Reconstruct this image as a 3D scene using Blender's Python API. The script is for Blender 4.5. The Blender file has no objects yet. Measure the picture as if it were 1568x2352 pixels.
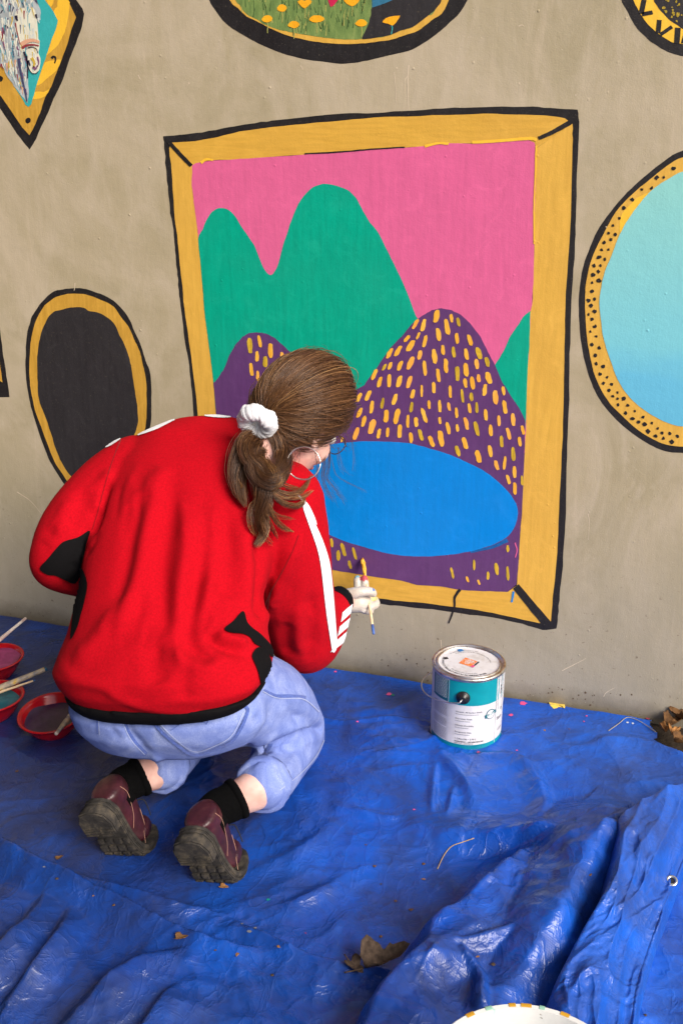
import bpy, bmesh, math, random
import numpy as np
from mathutils import Vector, Matrix, Quaternion
from mathutils.bvhtree import BVHTree
from mathutils import noise as mnoise
from mathutils.geometry import delaunay_2d_cdt

R = math.radians
random.seed(7)
rng = np.random.default_rng(7)
scene = bpy.context.scene
COL = scene.collection

# ------------------------------------------------------------------ camera
PITCH, YAW, CAM_H, CAM_D = 20.5, 18.0, 1.39, 2.34
cam_data = bpy.data.cameras.new('camera')
cam_data.sensor_fit = 'VERTICAL'
cam_data.sensor_height = 36.0
cam_data.lens = 35.0
cam_data.clip_start = 0.02
cam_data.clip_end = 500.0
cam = bpy.data.objects.new('camera', cam_data)
cam.location = (0.0, -CAM_D, CAM_H)
cam.rotation_euler = (R(90 - PITCH), 0, R(YAW))
COL.objects.link(cam)
scene.camera = cam

# ------------------------------------------------------------------ sky and sun (open shade)
SUN_EL, SUN_AZ = 36.0, -33.0        # azimuth: degrees from +X (wall direction), negative = behind the camera
world = bpy.data.worlds.new('World')
scene.world = world
world.use_nodes = True
wn = world.node_tree
wn.nodes.clear()
w_out = wn.nodes.new('ShaderNodeOutputWorld')
w_bg = wn.nodes.new('ShaderNodeBackground')
w_sky = wn.nodes.new('ShaderNodeTexSky')
w_sky.sky_type = 'NISHITA'
w_sky.sun_disc = False
w_sky.sun_elevation = R(SUN_EL)
w_sky.sun_rotation = R(90 - SUN_AZ)
w_sky.air_density = 1.0
w_sky.dust_density = 3.0
w_sky.ozone_density = 1.0
w_bg.inputs['Strength'].default_value = 0.058
wn.links.new(w_sky.outputs[0], w_bg.inputs[0])
wn.links.new(w_bg.outputs[0], w_out.inputs[0])

sun_data = bpy.data.lights.new('sun', 'SUN')
sun_data.energy = 1.5
sun_data.angle = R(30)
sun_data.color = (1.0, 0.92, 0.82)
sun = bpy.data.objects.new('sun', sun_data)
_d = Vector((math.cos(R(SUN_EL)) * math.cos(R(SUN_AZ)), math.cos(R(SUN_EL)) * math.sin(R(SUN_AZ)), math.sin(R(SUN_EL))))
sun.rotation_euler = _d.to_track_quat('Z', 'Y').to_euler()
sun.location = _d * 20
COL.objects.link(sun)

scene.view_settings.view_transform = 'Standard'
scene.view_settings.look = 'None'
scene.view_settings.gamma = 1.0
scene.view_settings.use_curve_mapping = False
scene.view_settings.exposure = 1.52

# ------------------------------------------------------------------ picture -> place (ray through a point of a 1568 x 2352 frame)
F_PX = 35.0 / 36.0 * 2352.0
CAM_M = Matrix.Translation(cam.location) @ cam.rotation_euler.to_matrix().to_4x4()
CAM_P = cam.location.copy()
CAM_R = cam.rotation_euler.to_matrix()
def ray(px, py):
    d = CAM_R @ Vector(((px - 784.0) / F_PX, -(py - 1176.0) / F_PX, -1.0))
    return d
def on_wall(px, py, off=0.0):
    d = ray(px, py)
    t = (-off - CAM_P.y) / d.y
    return CAM_P + d * t
def on_floor(px, py, z=0.0):
    d = ray(px, py)
    t = (z - CAM_P.z) / d.z
    return CAM_P + d * t
def at_depth(px, py, depth):
    return CAM_P + ray(px, py) * depth
def to_px(p):
    q = CAM_R.transposed() @ (Vector(p) - CAM_P)
    return (784.0 + F_PX * q.x / -q.z, 1176.0 - F_PX * q.y / -q.z, -q.z)

# ------------------------------------------------------------------ object helpers
def link(name, mesh, mats=None, parent=None):
    o = bpy.data.objects.new(name, mesh)
    COL.objects.link(o)
    if mats is not None:
        for m in (mats if isinstance(mats, (list, tuple)) else [mats]):
            mesh.materials.append(m)
    if parent is not None:
        o.parent = parent
        o.matrix_parent_inverse = parent.matrix_basis.inverted()
    return o
def tag(o, label=None, cat=None, group=None, kind=None):
    if label: o['label'] = label
    if cat: o['category'] = cat
    if group: o['group'] = group
    if kind: o['kind'] = kind
    return o
def empty(name, loc=(0, 0, 0), label=None, cat=None, group=None):
    o = bpy.data.objects.new(name, None)
    o.empty_display_size = 0.05
    o.location = loc
    COL.objects.link(o)
    return tag(o, label, cat, group)
def mesh_from(name, verts, faces, smooth=True, mat_idx=None):
    me = bpy.data.meshes.new(name)
    me.from_pydata([tuple(v) for v in verts], [], [tuple(f) for f in faces])
    if mat_idx is not None:
        me.polygons.foreach_set('material_index', mat_idx)
    if smooth:
        me.polygons.foreach_set('use_smooth', [True] * len(me.polygons))
    me.update()
    return me
def mesh_np(name, V, F, smooth=True):
    """V (n,3) array, F (m,k) array of equal-size faces"""
    me = bpy.data.meshes.new(name)
    V = np.asarray(V, dtype=np.float32); F = np.asarray(F, dtype=np.int32)
    k = F.shape[1]
    me.vertices.add(len(V)); me.vertices.foreach_set('co', V.ravel())
    me.loops.add(F.size); me.loops.foreach_set('vertex_index', F.ravel())
    me.polygons.add(len(F))
    me.polygons.foreach_set('loop_start', np.arange(0, F.size, k, dtype=np.int32))
    if smooth:
        me.polygons.foreach_set('use_smooth', np.ones(len(F), dtype=bool))
    me.update(); me.validate()
    return me
def catmull(pts, n=8, closed=False):
    P = [np.array(p, float) for p in pts]
    out = []
    m = len(P)
    rngi = range(m) if closed else range(m - 1)
    for i in rngi:
        if closed:
            p0, p1, p2, p3 = P[(i - 1) % m], P[i], P[(i + 1) % m], P[(i + 2) % m]
        else:
            p0 = P[i - 1] if i > 0 else 2 * P[0] - P[1]
            p1, p2 = P[i], P[i + 1]
            p3 = P[i + 2] if i + 2 < m else 2 * P[-1] - P[-2]
        for j in range(n):
            t = j / n
            out.append(0.5 * ((2 * p1) + (-p0 + p2) * t + (2 * p0 - 5 * p1 + 4 * p2 - p3) * t * t + (-p0 + 3 * p1 - 3 * p2 + p3) * t ** 3))
    if not closed:
        out.append(P[-1])
    return out
def frames(path):
    """parallel-transport frames along a list of Vectors"""
    P = [Vector(p) for p in path]
    T = []
    for i in range(len(P)):
        a = P[max(i - 1, 0)]; b = P[min(i + 1, len(P) - 1)]
        t = (b - a)
        T.append(t.normalized() if t.length > 1e-9 else Vector((0, 0, 1)))
    up = Vector((0, 0, 1)) if abs(T[0].z) < 0.9 else Vector((1, 0, 0))
    n = (up - T[0] * up.dot(T[0])).normalized()
    N = [n]
    for i in range(1, len(P)):
        q = T[i - 1].rotation_difference(T[i])
        n = q @ N[-1]
        n = (n - T[i] * n.dot(T[i])).normalized()
        N.append(n)
    return P, T, N, [T[i].cross(N[i]) for i in range(len(P))]
def tube_data(path, radii, sides=8, cap=True, V=None, F=None):
    P, T, N, B = frames(path)
    if not hasattr(radii, '__len__'): radii = [radii] * len(P)
    if V is None: V, F = [], []
    b0 = len(V)
    for i in range(len(P)):
        for k in range(sides):
            a = 2 * math.pi * k / sides
            V.append(P[i] + (N[i] * math.cos(a) + B[i] * math.sin(a)) * radii[i])
    for i in range(len(P) - 1):
        for k in range(sides):
            k2 = (k + 1) % sides
            F.append((b0 + i * sides + k, b0 + i * sides + k2, b0 + (i + 1) * sides + k2, b0 + (i + 1) * sides + k))
    if cap:
        F.append(tuple(b0 + k for k in reversed(range(sides))))
        F.append(tuple(b0 + (len(P) - 1) * sides + k for k in range(sides)))
    return V, F
def tube(name, path, radii, mat, parent=None, sides=8):
    V, F = tube_data(path, radii, sides)
    return link(name, mesh_from(name, V, F), mat, parent)
def lathe_data(profile, n=48, V=None, F=None, mtx=None):
    """profile: list of (r, z); r = 0 closes with a pole"""
    if V is None: V, F = [], []
    b0 = len(V); rows = []
    for (r, z) in profile:
        if r <= 1e-7:
            V.append(Vector((0, 0, z))); rows.append([len(V) - 1])
        else:
            row = []
            for k in range(n):
                a = 2 * math.pi * k / n
                V.append(Vector((r * math.cos(a), r * math.sin(a), z))); row.append(len(V) - 1)
            rows.append(row)
    for a, b in zip(rows[:-1], rows[1:]):
        for k in range(n):
            k2 = (k + 1) % n
            if len(a) == 1 and len(b) == 1: continue
            if len(a) == 1: F.append((a[0], b[k2], b[k]))
            elif len(b) == 1: F.append((a[k], a[k2], b[0]))
            else: F.append((a[k], a[k2], b[k2], b[k]))
    if mtx is not None:
        for i in range(b0, len(V)): V[i] = mtx @ V[i]
    return V, F
def auto_sharp(me, deg=35):
    bm = bmesh.new(); bm.from_mesh(me)
    for e in bm.edges:
        if len(e.link_faces) == 2 and e.calc_face_angle(0) > R(deg): e.smooth = False
    bm.to_mesh(me); bm.free()

# ------------------------------------------------------------------ material helper
class Mat:
    """small wrapper to write node materials tersely"""
    def __init__(self, name, color=(0.5, 0.5, 0.5), rough=0.6, spec=0.5, metal=0.0, **kw):
        self.m = bpy.data.materials.new(name); self.m.use_nodes = True
        self.t = self.m.node_tree; self.n = self.t.nodes
        self.b = self.n['Principled BSDF']
        self.b.inputs['Base Color'].default_value = (*color, 1)
        self.b.inputs['Roughness'].default_value = rough
        self.b.inputs['Specular IOR Level'].default_value = spec
        self.b.inputs['Metallic'].default_value = metal
        for k, v in kw.items():
            self.b.inputs[k.replace('_', ' ')].default_value = v
        self.co = None; self.h = None
    def coord(self, kind='Object', scale=(1, 1, 1), rot=(0, 0, 0)):
        tc = self.n.new('ShaderNodeTexCoord')
        mp = self.n.new('ShaderNodeMapping')
        mp.inputs['Scale'].default_value = scale; mp.inputs['Rotation'].default_value = rot
        self.t.links.new(tc.outputs[kind], mp.inputs[0])
        return mp.outputs[0]
    def noise(self, vec, scale, detail=4, rough=0.55, dist=0.0):
        n = self.n.new('ShaderNodeTexNoise')
        n.inputs['Scale'].default_value = scale; n.inputs['Detail'].default_value = detail
        n.inputs['Roughness'].default_value = rough; n.inputs['Distortion'].default_value = dist
        self.t.links.new(vec, n.inputs['Vector'])
        return n.outputs[0]
    def voronoi(self, vec, scale, feature='F1', rnd=1.0):
        n = self.n.new('ShaderNodeTexVoronoi'); n.feature = feature
        n.inputs['Scale'].default_value = scale; n.inputs['Randomness'].default_value = rnd
        self.t.links.new(vec, n.inputs['Vector'])
        return n.outputs[0]
    def wave(self, vec, scale, direction='X', dist=0.0, detail=2):
        n = self.n.new('ShaderNodeTexWave'); n.bands_direction = direction
        n.inputs['Scale'].default_value = scale; n.inputs['Distortion'].default_value = dist
        n.inputs['Detail'].default_value = detail
        self.t.links.new(vec, n.inputs['Vector'])
        return n.outputs['Fac']
    def ramp(self, fac, stops, interp='LINEAR'):
        n = self.n.new('ShaderNodeValToRGB'); cr = n.color_ramp; cr.interpolation = interp
        while len(cr.elements) > len(stops): cr.elements.remove(cr.elements[-1])
        while len(cr.elements) < len(stops): cr.elements.new(0.5)
        for e, (p, c) in zip(cr.elements, stops):
            e.position = p
            e.color = (c, c, c, 1) if not hasattr(c, '__len__') else (*c, 1)
        self.t.links.new(fac, n.inputs[0])
        return n.outputs[0]
    def math(self, op, a, b=None, clamp=False):
        n = self.n.new('ShaderNodeMath'); n.operation = op; n.use_clamp = clamp
        for i, v in enumerate((a, b)):
            if v is None: continue
            if isinstance(v, (int, float)): n.inputs[i].default_value = v
            else: self.t.links.new(v, n.inputs[i])
        return n.outputs[0]
    def mix(self, fac, a, b, blend='MIX'):
        n = self.n.new('ShaderNodeMix'); n.data_type = 'RGBA'; n.blend_type = blend
        for sock, v in ((n.inputs[0], fac), (n.inputs[6], a), (n.inputs[7], b)):
            if isinstance(v, (int, float)): sock.default_value = v
            elif hasattr(v, '__len__'): sock.default_value = (*v, 1)
            else: self.t.links.new(v, sock)
        return n.outputs[2]
    def sep(self, vec):
        n = self.n.new('ShaderNodeSeparateXYZ'); self.t.links.new(vec, n.inputs[0]); return n.outputs
    def set(self, inp, sock):
        if isinstance(sock, (int, float)): self.b.inputs[inp].default_value = sock
        elif hasattr(sock, '__len__'): self.b.inputs[inp].default_value = (*sock, 1)
        else: self.t.links.new(sock, self.b.inputs[inp])
    def bump(self, height, strength=0.3, dist=0.002, prev=None):
        n = self.n.new('ShaderNodeBump')
        n.inputs['Strength'].default_value = strength; n.inputs['Distance'].default_value = dist
        self.t.links.new(height, n.inputs['Height'])
        if prev is not None: self.t.links.new(prev, n.inputs['Normal'])
        self.t.links.new(n.outputs[0], self.b.inputs['Normal'])
        return n.outputs[0]
def srgb(r, g, b):
    f = lambda c: (c / 255 / 12.92) if c / 255 <= 0.04045 else ((c / 255 + 0.055) / 1.055) ** 2.4
    return (f(r), f(g), f(b))
# ================================================================== WALL AND ITS MURALS
def wall_bump(M, k=1.0, streak=0.22):
    """the plaster relief under every coat of paint: roller stipple, pimples, pits, trowel waves"""
    v = M.coord('Object')
    vs = M.coord('Object', scale=(1.0, 1.0, 0.16))
    drag = M.noise(vs, 120, 3, 0.6)
    grain = M.noise(v, 330, 4, 0.65)
    pim = M.ramp(M.voronoi(v, 34), [(0.0, 1.0), (0.06, 0.6), (0.12, 0.0)])
    keep = M.ramp(M.noise(v, 8, 2), [(0.52, 0.0), (0.64, 1.0)])
    pim = M.math('MULTIPLY', pim, keep)
    pit = M.ramp(M.voronoi(M.coord('Object', scale=(1, 1, .8), rot=(0, .5, 0)), 55), [(0.0, 1.0), (0.07, 0.0)])
    pit = M.math('MULTIPLY', pit, M.ramp(M.noise(v, 6, 2), [(0.52, 0.0), (0.62, 1.0)]))
    h = M.math('ADD', M.math('MULTIPLY', drag, streak), M.math('MULTIPLY', grain, 0.34))
    h = M.math('ADD', h, M.math('MULTIPLY', pim, 1.2))
    h = M.math('SUBTRACT', h, M.math('MULTIPLY', pit, 0.8))
    h = M.math('ADD', h, M.math('MULTIPLY', M.noise(v, 22, 4, .6), 0.9))
    return M.bump(h, 0.40 * k, 0.0032)

MW = Mat('wall_paint', rough=0.62, spec=0.35)
v = MW.coord('Object')
vz = MW.coord('Object', scale=(1, 1, 0.45), rot=(0, R(12), 0))
big = MW.noise(v, 2.3, 5, 0.6, 1.2)
sw = MW.noise(vz, 5.0, 7, 0.70, 2.6)
c1 = MW.ramp(big, [(0.30, srgb(166, 154, 125)), (0.5, srgb(178, 165, 138)), (0.70, srgb(190, 176, 152))])
c2 = MW.mix(MW.ramp(sw, [(0.46, 0.0), (0.70, 0.50)]), c1, srgb(200, 186, 166))
streak = MW.noise(MW.coord('Object', scale=(1, 1, 0.10), rot=(0, R(-8), 0)), 17, 6, 0.7, .6)
c3 = MW.mix(MW.ramp(streak, [(0.56, 0.0), (0.74, 0.40)]), c2, srgb(210, 193, 170))
# grey shade of the lower wall painted in, plus splash dirt and mud flecks
zz = MW.sep(v)[2]
foot = MW.ramp(MW.math('ADD', zz, MW.math('MULTIPLY', MW.noise(v, 5, 6, .7), 0.30)), [(0.12, 1.0), (0.36, 0.65), (0.75, 0.0)])
c4 = MW.mix(MW.math('MULTIPLY', foot, 0.8), c3, srgb(148, 144, 134))
fleck = MW.ramp(MW.noise(v, 75, 3, 0.7), [(0.64, 0.0), (0.70, 1.0)])
mud = MW.ramp(MW.math('ADD', zz, MW.math('MULTIPLY', MW.noise(v, 9, 5, .7), 0.09)), [(0.045, 1.0), (0.10, 0.0)])
c4 = MW.mix(MW.math('MULTIPLY', mud, .65), c4, srgb(92, 82, 66))
c5 = MW.mix(MW.math('MULTIPLY', fleck, MW.math('MULTIPLY', foot, 0.8)), c4, srgb(84, 66, 52))
c6 = MW.mix(MW.ramp(MW.voronoi(v, 52), [(0.035, 0.55), (0.07, 0.0)]), c5, srgb(205, 192, 172))
MW.set('Base Color', c6)
MW.set('Roughness', MW.ramp(sw, [(0.3, 0.50), (0.7, 0.72)]))
wall_bump(MW, 1.0)

WALL_X0, WALL_X1, WALL_H = -6.0, 4.2, 4.3
def box_data(x0, x1, y0, y1, z0, z1, V=None, F=None):
    if V is None: V, F = [], []
    b = len(V)
    for x in (x0, x1):
        for y in (y0, y1):
            for z in (z0, z1): V.append(Vector((x, y, z)))
    for f in ((0, 1, 3, 2), (4, 6, 7, 5), (0, 4, 5, 1), (2, 3, 7, 6), (0, 2, 6, 4), (1, 5, 7, 3)):
        F.append(tuple(b + i for i in f))
    return V, F
V, F = box_data(WALL_X0, WALL_X1, 0.0, 0.35, -0.3, WALL_H)
wall = link('painted_wall', mesh_from('painted_wall', V, F, smooth=False), MW.m)
tag(wall, 'tan painted concrete wall covered with hand-painted picture frames', 'wall', kind='thing')

def paint(name, color, vary=0.10, rough=0.5, dark=None, streak_dir='V', worn=0.0, worn_col=None, spec=0.4):
    M = Mat(name, color, rough=rough, spec=spec)
    v = M.coord('Object')
    sc = {'V': (1, 1, 0.10), 'H': (0.10, 1, 1), 'N': (1, 1, 1)}[streak_dir]
    st = M.noise(M.coord('Object', scale=sc), 85 if streak_dir != 'N' else 25, 4, 0.6, .5)
    bg = M.noise(v, 7, 4)
    lo = tuple(c * (1 - vary) for c in color) if dark is None else dark
    hi = tuple(min(1, c * (1 + vary)) for c in color)
    c = M.mix(M.ramp(st, [(0.32, 0.0), (0.68, 1.0)]), lo, hi)
    c = M.mix(M.math('MULTIPLY', M.ramp(bg, [(0.35, 0.0), (0.65, 1.0)]), 0.35), c, lo)
    if worn > 0:
        wc = worn_col or srgb(150, 136, 108)
        w = M.ramp(M.noise(v, 190, 4, 0.7), [(0.60, 0.0), (0.68, worn)])
        c = M.mix(w, c, wc)
    M.set('Base Color', c)
    thin = M.ramp(M.noise(v, 19, 6, .7, 1.2), [(.52, 0.0), (.70, .45)])
    c = M.mix(thin, c, tuple(min(1, x * (1 + vary * 2.2) + .012) for x in color))
    M.set('Base Color', c)
    M.set('Roughness', M.ramp(bg, [(.3, rough - .08), (.7, rough + .12)]))
    wall_bump(M, 0.9)
    return M.m
P_BLACK = paint('black_outline_paint', srgb(34, 31, 33), 0.25, 0.5, worn=0.40, worn_col=srgb(120, 110, 98))
P_BLACK2 = paint('black_panel_paint', srgb(46, 43, 46), 0.18, 0.55, worn=0.15)
P_GOLD = paint('gold_paint', srgb(226, 178, 78), 0.06, 0.45, dark=srgb(214, 166, 70), worn=0.10, worn_col=srgb(236, 200, 120))
P_GOLDH = paint('gold_paint_horizontal', srgb(222, 174, 72), 0.06, 0.45, dark=srgb(210, 161, 64), streak_dir='H', worn=0.10, worn_col=srgb(236, 200, 120))
P_GOLD_D = paint('dull_gold_paint', srgb(212, 164, 68), 0.08, 0.45, dark=srgb(190, 144, 54))
P_YEL = paint('bright_yellow_paint', srgb(248, 196, 62), 0.05, 0.45)
P_PINK = paint('pink_paint', srgb(224, 102, 152), 0.07, 0.45)
P_TEAL = paint('teal_green_paint', srgb(0, 166, 138), 0.10, 0.42)
P_PURP = paint('purple_paint', srgb(96, 58, 112), 0.09, 0.5)
P_BLUE = paint('lake_blue_paint', srgb(0, 134, 222), 0.06, 0.40)
P_DAB = paint('yellow_dab_paint', srgb(250, 192, 78), 0.10, 0.4, dark=srgb(236, 168, 50))
P_DAB2 = paint('olive_dab_paint', srgb(216, 178, 52), 0.18, 0.4, dark=srgb(176, 146, 44))
P_DAB3 = paint('orange_dab_paint', srgb(252, 186, 84), 0.08, 0.4, dark=srgb(244, 164, 66))
P_TURQ = paint('turquoise_paint', srgb(56, 176, 178), 0.06, 0.5)
P_WHITE = paint('off_white_paint', srgb(226, 224, 206), 0.06, 0.5, streak_dir='N')
MG = Mat('grass_paint', rough=0.5)
v = MG.coord('Object', scale=(1, 1, 0.25), rot=(0, R(20), 0))
MG.set('Base Color', MG.ramp(MG.noise(v, 60, 5, 0.65), [(0.3, srgb(88, 112, 62)), (0.5, srgb(116, 142, 78)), (0.72, srgb(150, 166, 96))]))
wall_bump(MG, 0.8); P_GRASS = MG.m
MS = Mat('pale_water_paint', rough=0.45)
v = MS.coord('Object')
zz = MS.sep(v)[2]
wob = MS.math('MULTIPLY', MS.noise(MS.coord('Object', scale=(0.3, 1, 1)), 14, 4), 0.10)
zc = on_wall(1480, 760).z
fac = MS.math('ADD', MS.math('SUBTRACT', zz, zc - 0.05), wob)
MS.set('Base Color', MS.ramp(MS.math('ADD', MS.math('MULTIPLY', fac, 1.6), 0.35), [(0.0, srgb(98, 184, 218)), (0.33, srgb(104, 190, 222)), (0.47, srgb(124, 204, 218)), (1.0, srgb(142, 210, 206))]))
wall_bump(MS, 0.9); P_SEA = MS.m

def wobble(pts, amp, freq=0.08, seed=0):
    out = []
    for i, p in enumerate(pts):
        n1 = mnoise.noise(Vector((p[0] * freq, p[1] * freq, seed))); n2 = mnoise.noise(Vector((p[0] * freq + 31, p[1] * freq, seed + 5)))
        n3 = mnoise.noise(Vector((p[0] * freq * 5, p[1] * freq * 5, seed + 9)))
        out.append((p[0] + amp * (n1 + 0.5 * n3), p[1] + amp * (n2 + 0.5 * n3)))
    return out
PAINT_EPS = 0.00028
def paint_shape(name, pts, layer, mat, parent, smooth_n=5, amp=1.2, closed_smooth=True, seed=1):
    """a coat of paint on the wall: outline given in picture points, laid on the wall plane"""
    if closed_smooth and smooth_n > 1: pts = catmull(pts, smooth_n, closed=True)
    pts = wobble([tuple(p) for p in pts], amp, seed=seed)
    W = [on_wall(p[0], p[1]) for p in pts]
    off = PAINT_EPS * layer
    co = [Vector((w.x, w.z)) for w in W]; n = len(co)
    ov, oe, of, _a, _b, _c = delaunay_2d_cdt(co, [], [list(range(n))], 1, 1e-6)
    me = bpy.data.meshes.new(name)
    fs = []
    for f in of:
        a, b, c = ov[f[0]], ov[f[1]], ov[f[2]]
        ar = (b - a).cross(c - a)
        if abs(ar) < 1e-10: continue
        fs.append(tuple(f) if ar > 0 else tuple(reversed(f)))
    me.from_pydata([(q.x, -off, q.y) for q in ov], [], fs); me.update()
    return link(name, me, mat, parent)
def lin(pts, n=6):
    """keep corners: straight subdivision of a closed polygon"""
    out = []
    for i in range(len(pts)):
        a, b = pts[i], pts[(i + 1) % len(pts)]
        for k in range(n): out.append((a[0] + (b[0] - a[0]) * k / n, a[1] + (b[1] - a[1]) * k / n))
    return out
def stroke_pts(path, w0, w1=None, n=6):
    path = catmull(path, n) if len(path) > 2 else lin([path[0], path[1]], 8)[:9]
    if len(path) < 3: pass
    w1 = w0 if w1 is None else w1
    L, Rr = [], []
    for i, p in enumerate(path):
        a = path[max(0, i - 1)]; b = path[min(len(path) - 1, i + 1)]
        d = np.array([b[0] - a[0], b[1] - a[1]]); d = d / (np.linalg.norm(d) + 1e-9)
        t = i / (len(path) - 1); w = (w0 + (w1 - w0) * t) / 2
        L.append((p[0] - d[1] * w, p[1] + d[0] * w)); Rr.append((p[0] + d[1] * w, p[1] - d[0] * w))
    return L + Rr[::-1]
def stroke(name, path, w, layer, mat, parent, w1=None, amp=0.8):
    return paint_shape(name, stroke_pts(path, w, w1), layer, mat, parent, 1, amp)
def mural(name, label, at):
    p = on_wall(*at)
    o = bpy.data.objects.new(name, None); o.empty_display_size = 0.05; COL.objects.link(o)
    o.parent = wall; o['label'] = label
    return o

def blob(x, y, r, seed, n=9, j=0.35):
    rr = random.Random(seed)
    return [(x + math.cos(2 * math.pi * k / n) * r * rr.uniform(1 - j, 1 + j), y + math.sin(2 * math.pi * k / n) * r * rr.uniform(1 - j, 1 + j)) for k in range(n)]
# pale scuffs, runs and flecks left on the bare wall
P_RUN = paint('pale_run_paint', srgb(214, 198, 174), .06); P_MUD = Mat('mud_fleck', srgb(92, 74, 58), .9).m
for i, (pts, w) in enumerate([([(938, 150), (936, 190), (938, 252)], 3.2), ([(905, 165), (908, 200), (910, 240)], 2.0), ([(935, 175), (930, 185), (928, 215)], 2.2), ([(173, 650), (172, 664), (171, 668)], 2.0), ([(318, 172), (322, 180), (326, 184)], 2.4), ([(690, 150), (694, 156), (697, 160)], 2.4), ([(1190, 60), (1198, 58), (1204, 62)], 2.2), ([(1390, 520), (1396, 524), (1400, 520)], 2.0), ([(1012, 1470), (1013, 1495), (1012, 1520)], 1.6), ([(1290, 1540), (1320, 1525), (1345, 1512)], 1.6), ([(1385, 1600), (1392, 1590), (1410, 1580)], 1.4), ([(40, 1130), (70, 1150), (96, 1180)], 1.5), ([(1350, 1180), (1352, 1200), (1350, 1240)], 1.4)]):
    stroke('paint_run', pts, w, 1.5, P_RUN, wall, w * .4, .4)
for i in range(60):
    rr = random.Random(700 + i)
    if i < 34: x, y = rr.uniform(880, 1500), 0; y = 1412 + .161 * x - abs(rr.gauss(0, 34)) - 6; mt, r = P_MUD, rr.uniform(.8, 2.6)
    else: x, y = rr.uniform(60, 1540), rr.uniform(100, 1380); mt, r = P_RUN, rr.uniform(.8, 2.0)
    if i >= 34 and 370 < x < 1330 and y > 240: continue
    paint_shape('wall_fleck', blob(x, y, r, i, 7, .4), 1.6, mt, wall, 1, .2, seed=i)

# ---- the big landscape she is painting
m1 = mural('painted_landscape', 'large painted landscape of teal and purple hills under a pink sky in a gold frame', (850, 800))
outer = [(375, 313), (410, 310), (465, 304), (525, 292), (575, 284), (625, 277), (675, 272), (740, 265), (784, 261), (859, 260), (949, 254), (1044, 247), (1134, 245), (1224, 245), (1274, 249), (1326, 252),
         (1329, 280), (1324, 400), (1322, 500), (1319, 575), (1313, 660), (1309, 762), (1307, 866), (1304, 970), (1300, 1074), (1299, 1178), (1293, 1282), (1286, 1352), (1281, 1404), (1278, 1444),
         (1245, 1447), (1200, 1433), (1130, 1418), (1061, 1409), (992, 1400), (922, 1393), (867, 1386), (760, 1375), (650, 1362), (500, 1340),
         (470, 1200), (455, 1060), (446, 965), (441, 900), (435, 840), (425, 784), (417, 715), (411, 665), (407, 620), (402, 575), (400, 540), (392, 490), (387, 440), (382, 390), (377, 325)]
paint_shape('black_outline', lin(outer, 4), 1, P_BLACK, m1, 1, 2.0, seed=3)
gold = [(395, 328), (450, 324), (500, 315), (550, 302), (625, 292), (700, 284), (784, 277), (859, 270), (934, 267), (1024, 264), (1109, 261), (1184, 263), (1249, 265), (1296, 272), (1314, 283),
        (1314, 320), (1313, 375), (1311, 450), (1309, 525), (1304, 600), (1298, 675), (1296, 763), (1294, 866), (1292, 970), (1288, 1074), (1283, 1178), (1280, 1248), (1275, 1317), (1269, 1369), (1264, 1428),
        (1238, 1432), (1182, 1419), (1130, 1407), (1078, 1398), (1026, 1392), (974, 1385), (922, 1381), (869, 1374), (760, 1362), (650, 1348), (510, 1326),
        (484, 1200), (468, 1060), (456, 966), (447, 880), (435, 784), (426, 725), (421, 675), (416, 630), (412, 590), (407, 540), (402, 500), (398, 440), (395, 395), (389, 340)]
iT = [(442, 380), (450, 375), (480, 369), (550, 365), (615, 361), (700, 355), (784, 348), (834, 345), (919, 340), (984, 335), (1029, 329), (1084, 330), (1144, 326), (1209, 320), (1226, 327)]
iR = [(1231, 340), (1229, 370), (1230, 430), (1226, 500), (1226, 575), (1224, 650), (1221, 700), (1217, 716), (1215, 797), (1210, 866), (1208, 936), (1207, 988), (1204, 1040), (1201, 1109), (1198, 1178), (1193, 1230), (1191, 1282), (1188, 1317), (1186, 1345)]
iB = [(1165, 1359), (1113, 1357), (1061, 1355), (1009, 1346), (957, 1343), (922, 1333), (853, 1323), (784, 1312), (745, 1305), (650, 1290), (520, 1262)]
iL = [(516, 1200), (505, 1060), (498, 960), (490, 870), (479, 784), (470, 710), (465, 650), (460, 590), (456, 545), (451, 505), (446, 465), (441, 425)]
# four gold rails, mitred
gT = gold[:15]; gR = gold[14:30]; gB = gold[29:41]; gL = gold[40:] + [gold[0]]
paint_shape('gold_rail', lin(gT + [(1231, 340)] + iT[::-1], 3), 2, P_GOLDH, m1, 1, 1.3, seed=4)
paint_shape('gold_rail', lin(gR + [(1186, 1345)] + iR[::-1], 3), 2, P_GOLD, m1, 1, 1.3, seed=5)
paint_shape('gold_rail', lin(gB + [(516, 1262)] + iB[::-1] + [(1186, 1345)], 3), 2, P_GOLDH, m1, 1, 1.3, seed=6)
paint_shape('gold_rail', lin(gL + [(442, 380)] + iL[::-1] + [(516, 1262)], 3), 2, P_GOLD, m1, 1, 1.3, seed=7)
paint_shape('pink_sky', lin(iT + iR[:13] + [(1100, 1110), (520, 1110)] + iL[2:], 3), 3, P_PINK, m1, 1, 1.2, seed=8)
stroke('black_mitre_line', [(385, 322), (412, 352), (440, 381)], 9, 5, P_BLACK, m1)
stroke('black_mitre_line', [(1317, 276), (1275, 300), (1236, 318)], 12, 5, P_BLACK, m1, 8)
stroke('black_mitre_line', [(1184, 1346), (1220, 1390), (1262, 1440)], 17, 5, P_BLACK, m1, 20)
stroke('gold_edge_line', [(700, 353), (780, 349), (850, 343), (930, 338)], 3, 6, P_BLACK, m1)
stroke('yellow_edge_line', [(1084, 327), (1150, 323), (1215, 318), (1232, 322)], 7, 6, P_YEL, m1)
stroke('yellow_edge_line', [(1231, 335), (1229, 400), (1226, 470), (1226, 560)], 4, 6, P_YEL, m1, 3)
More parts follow.
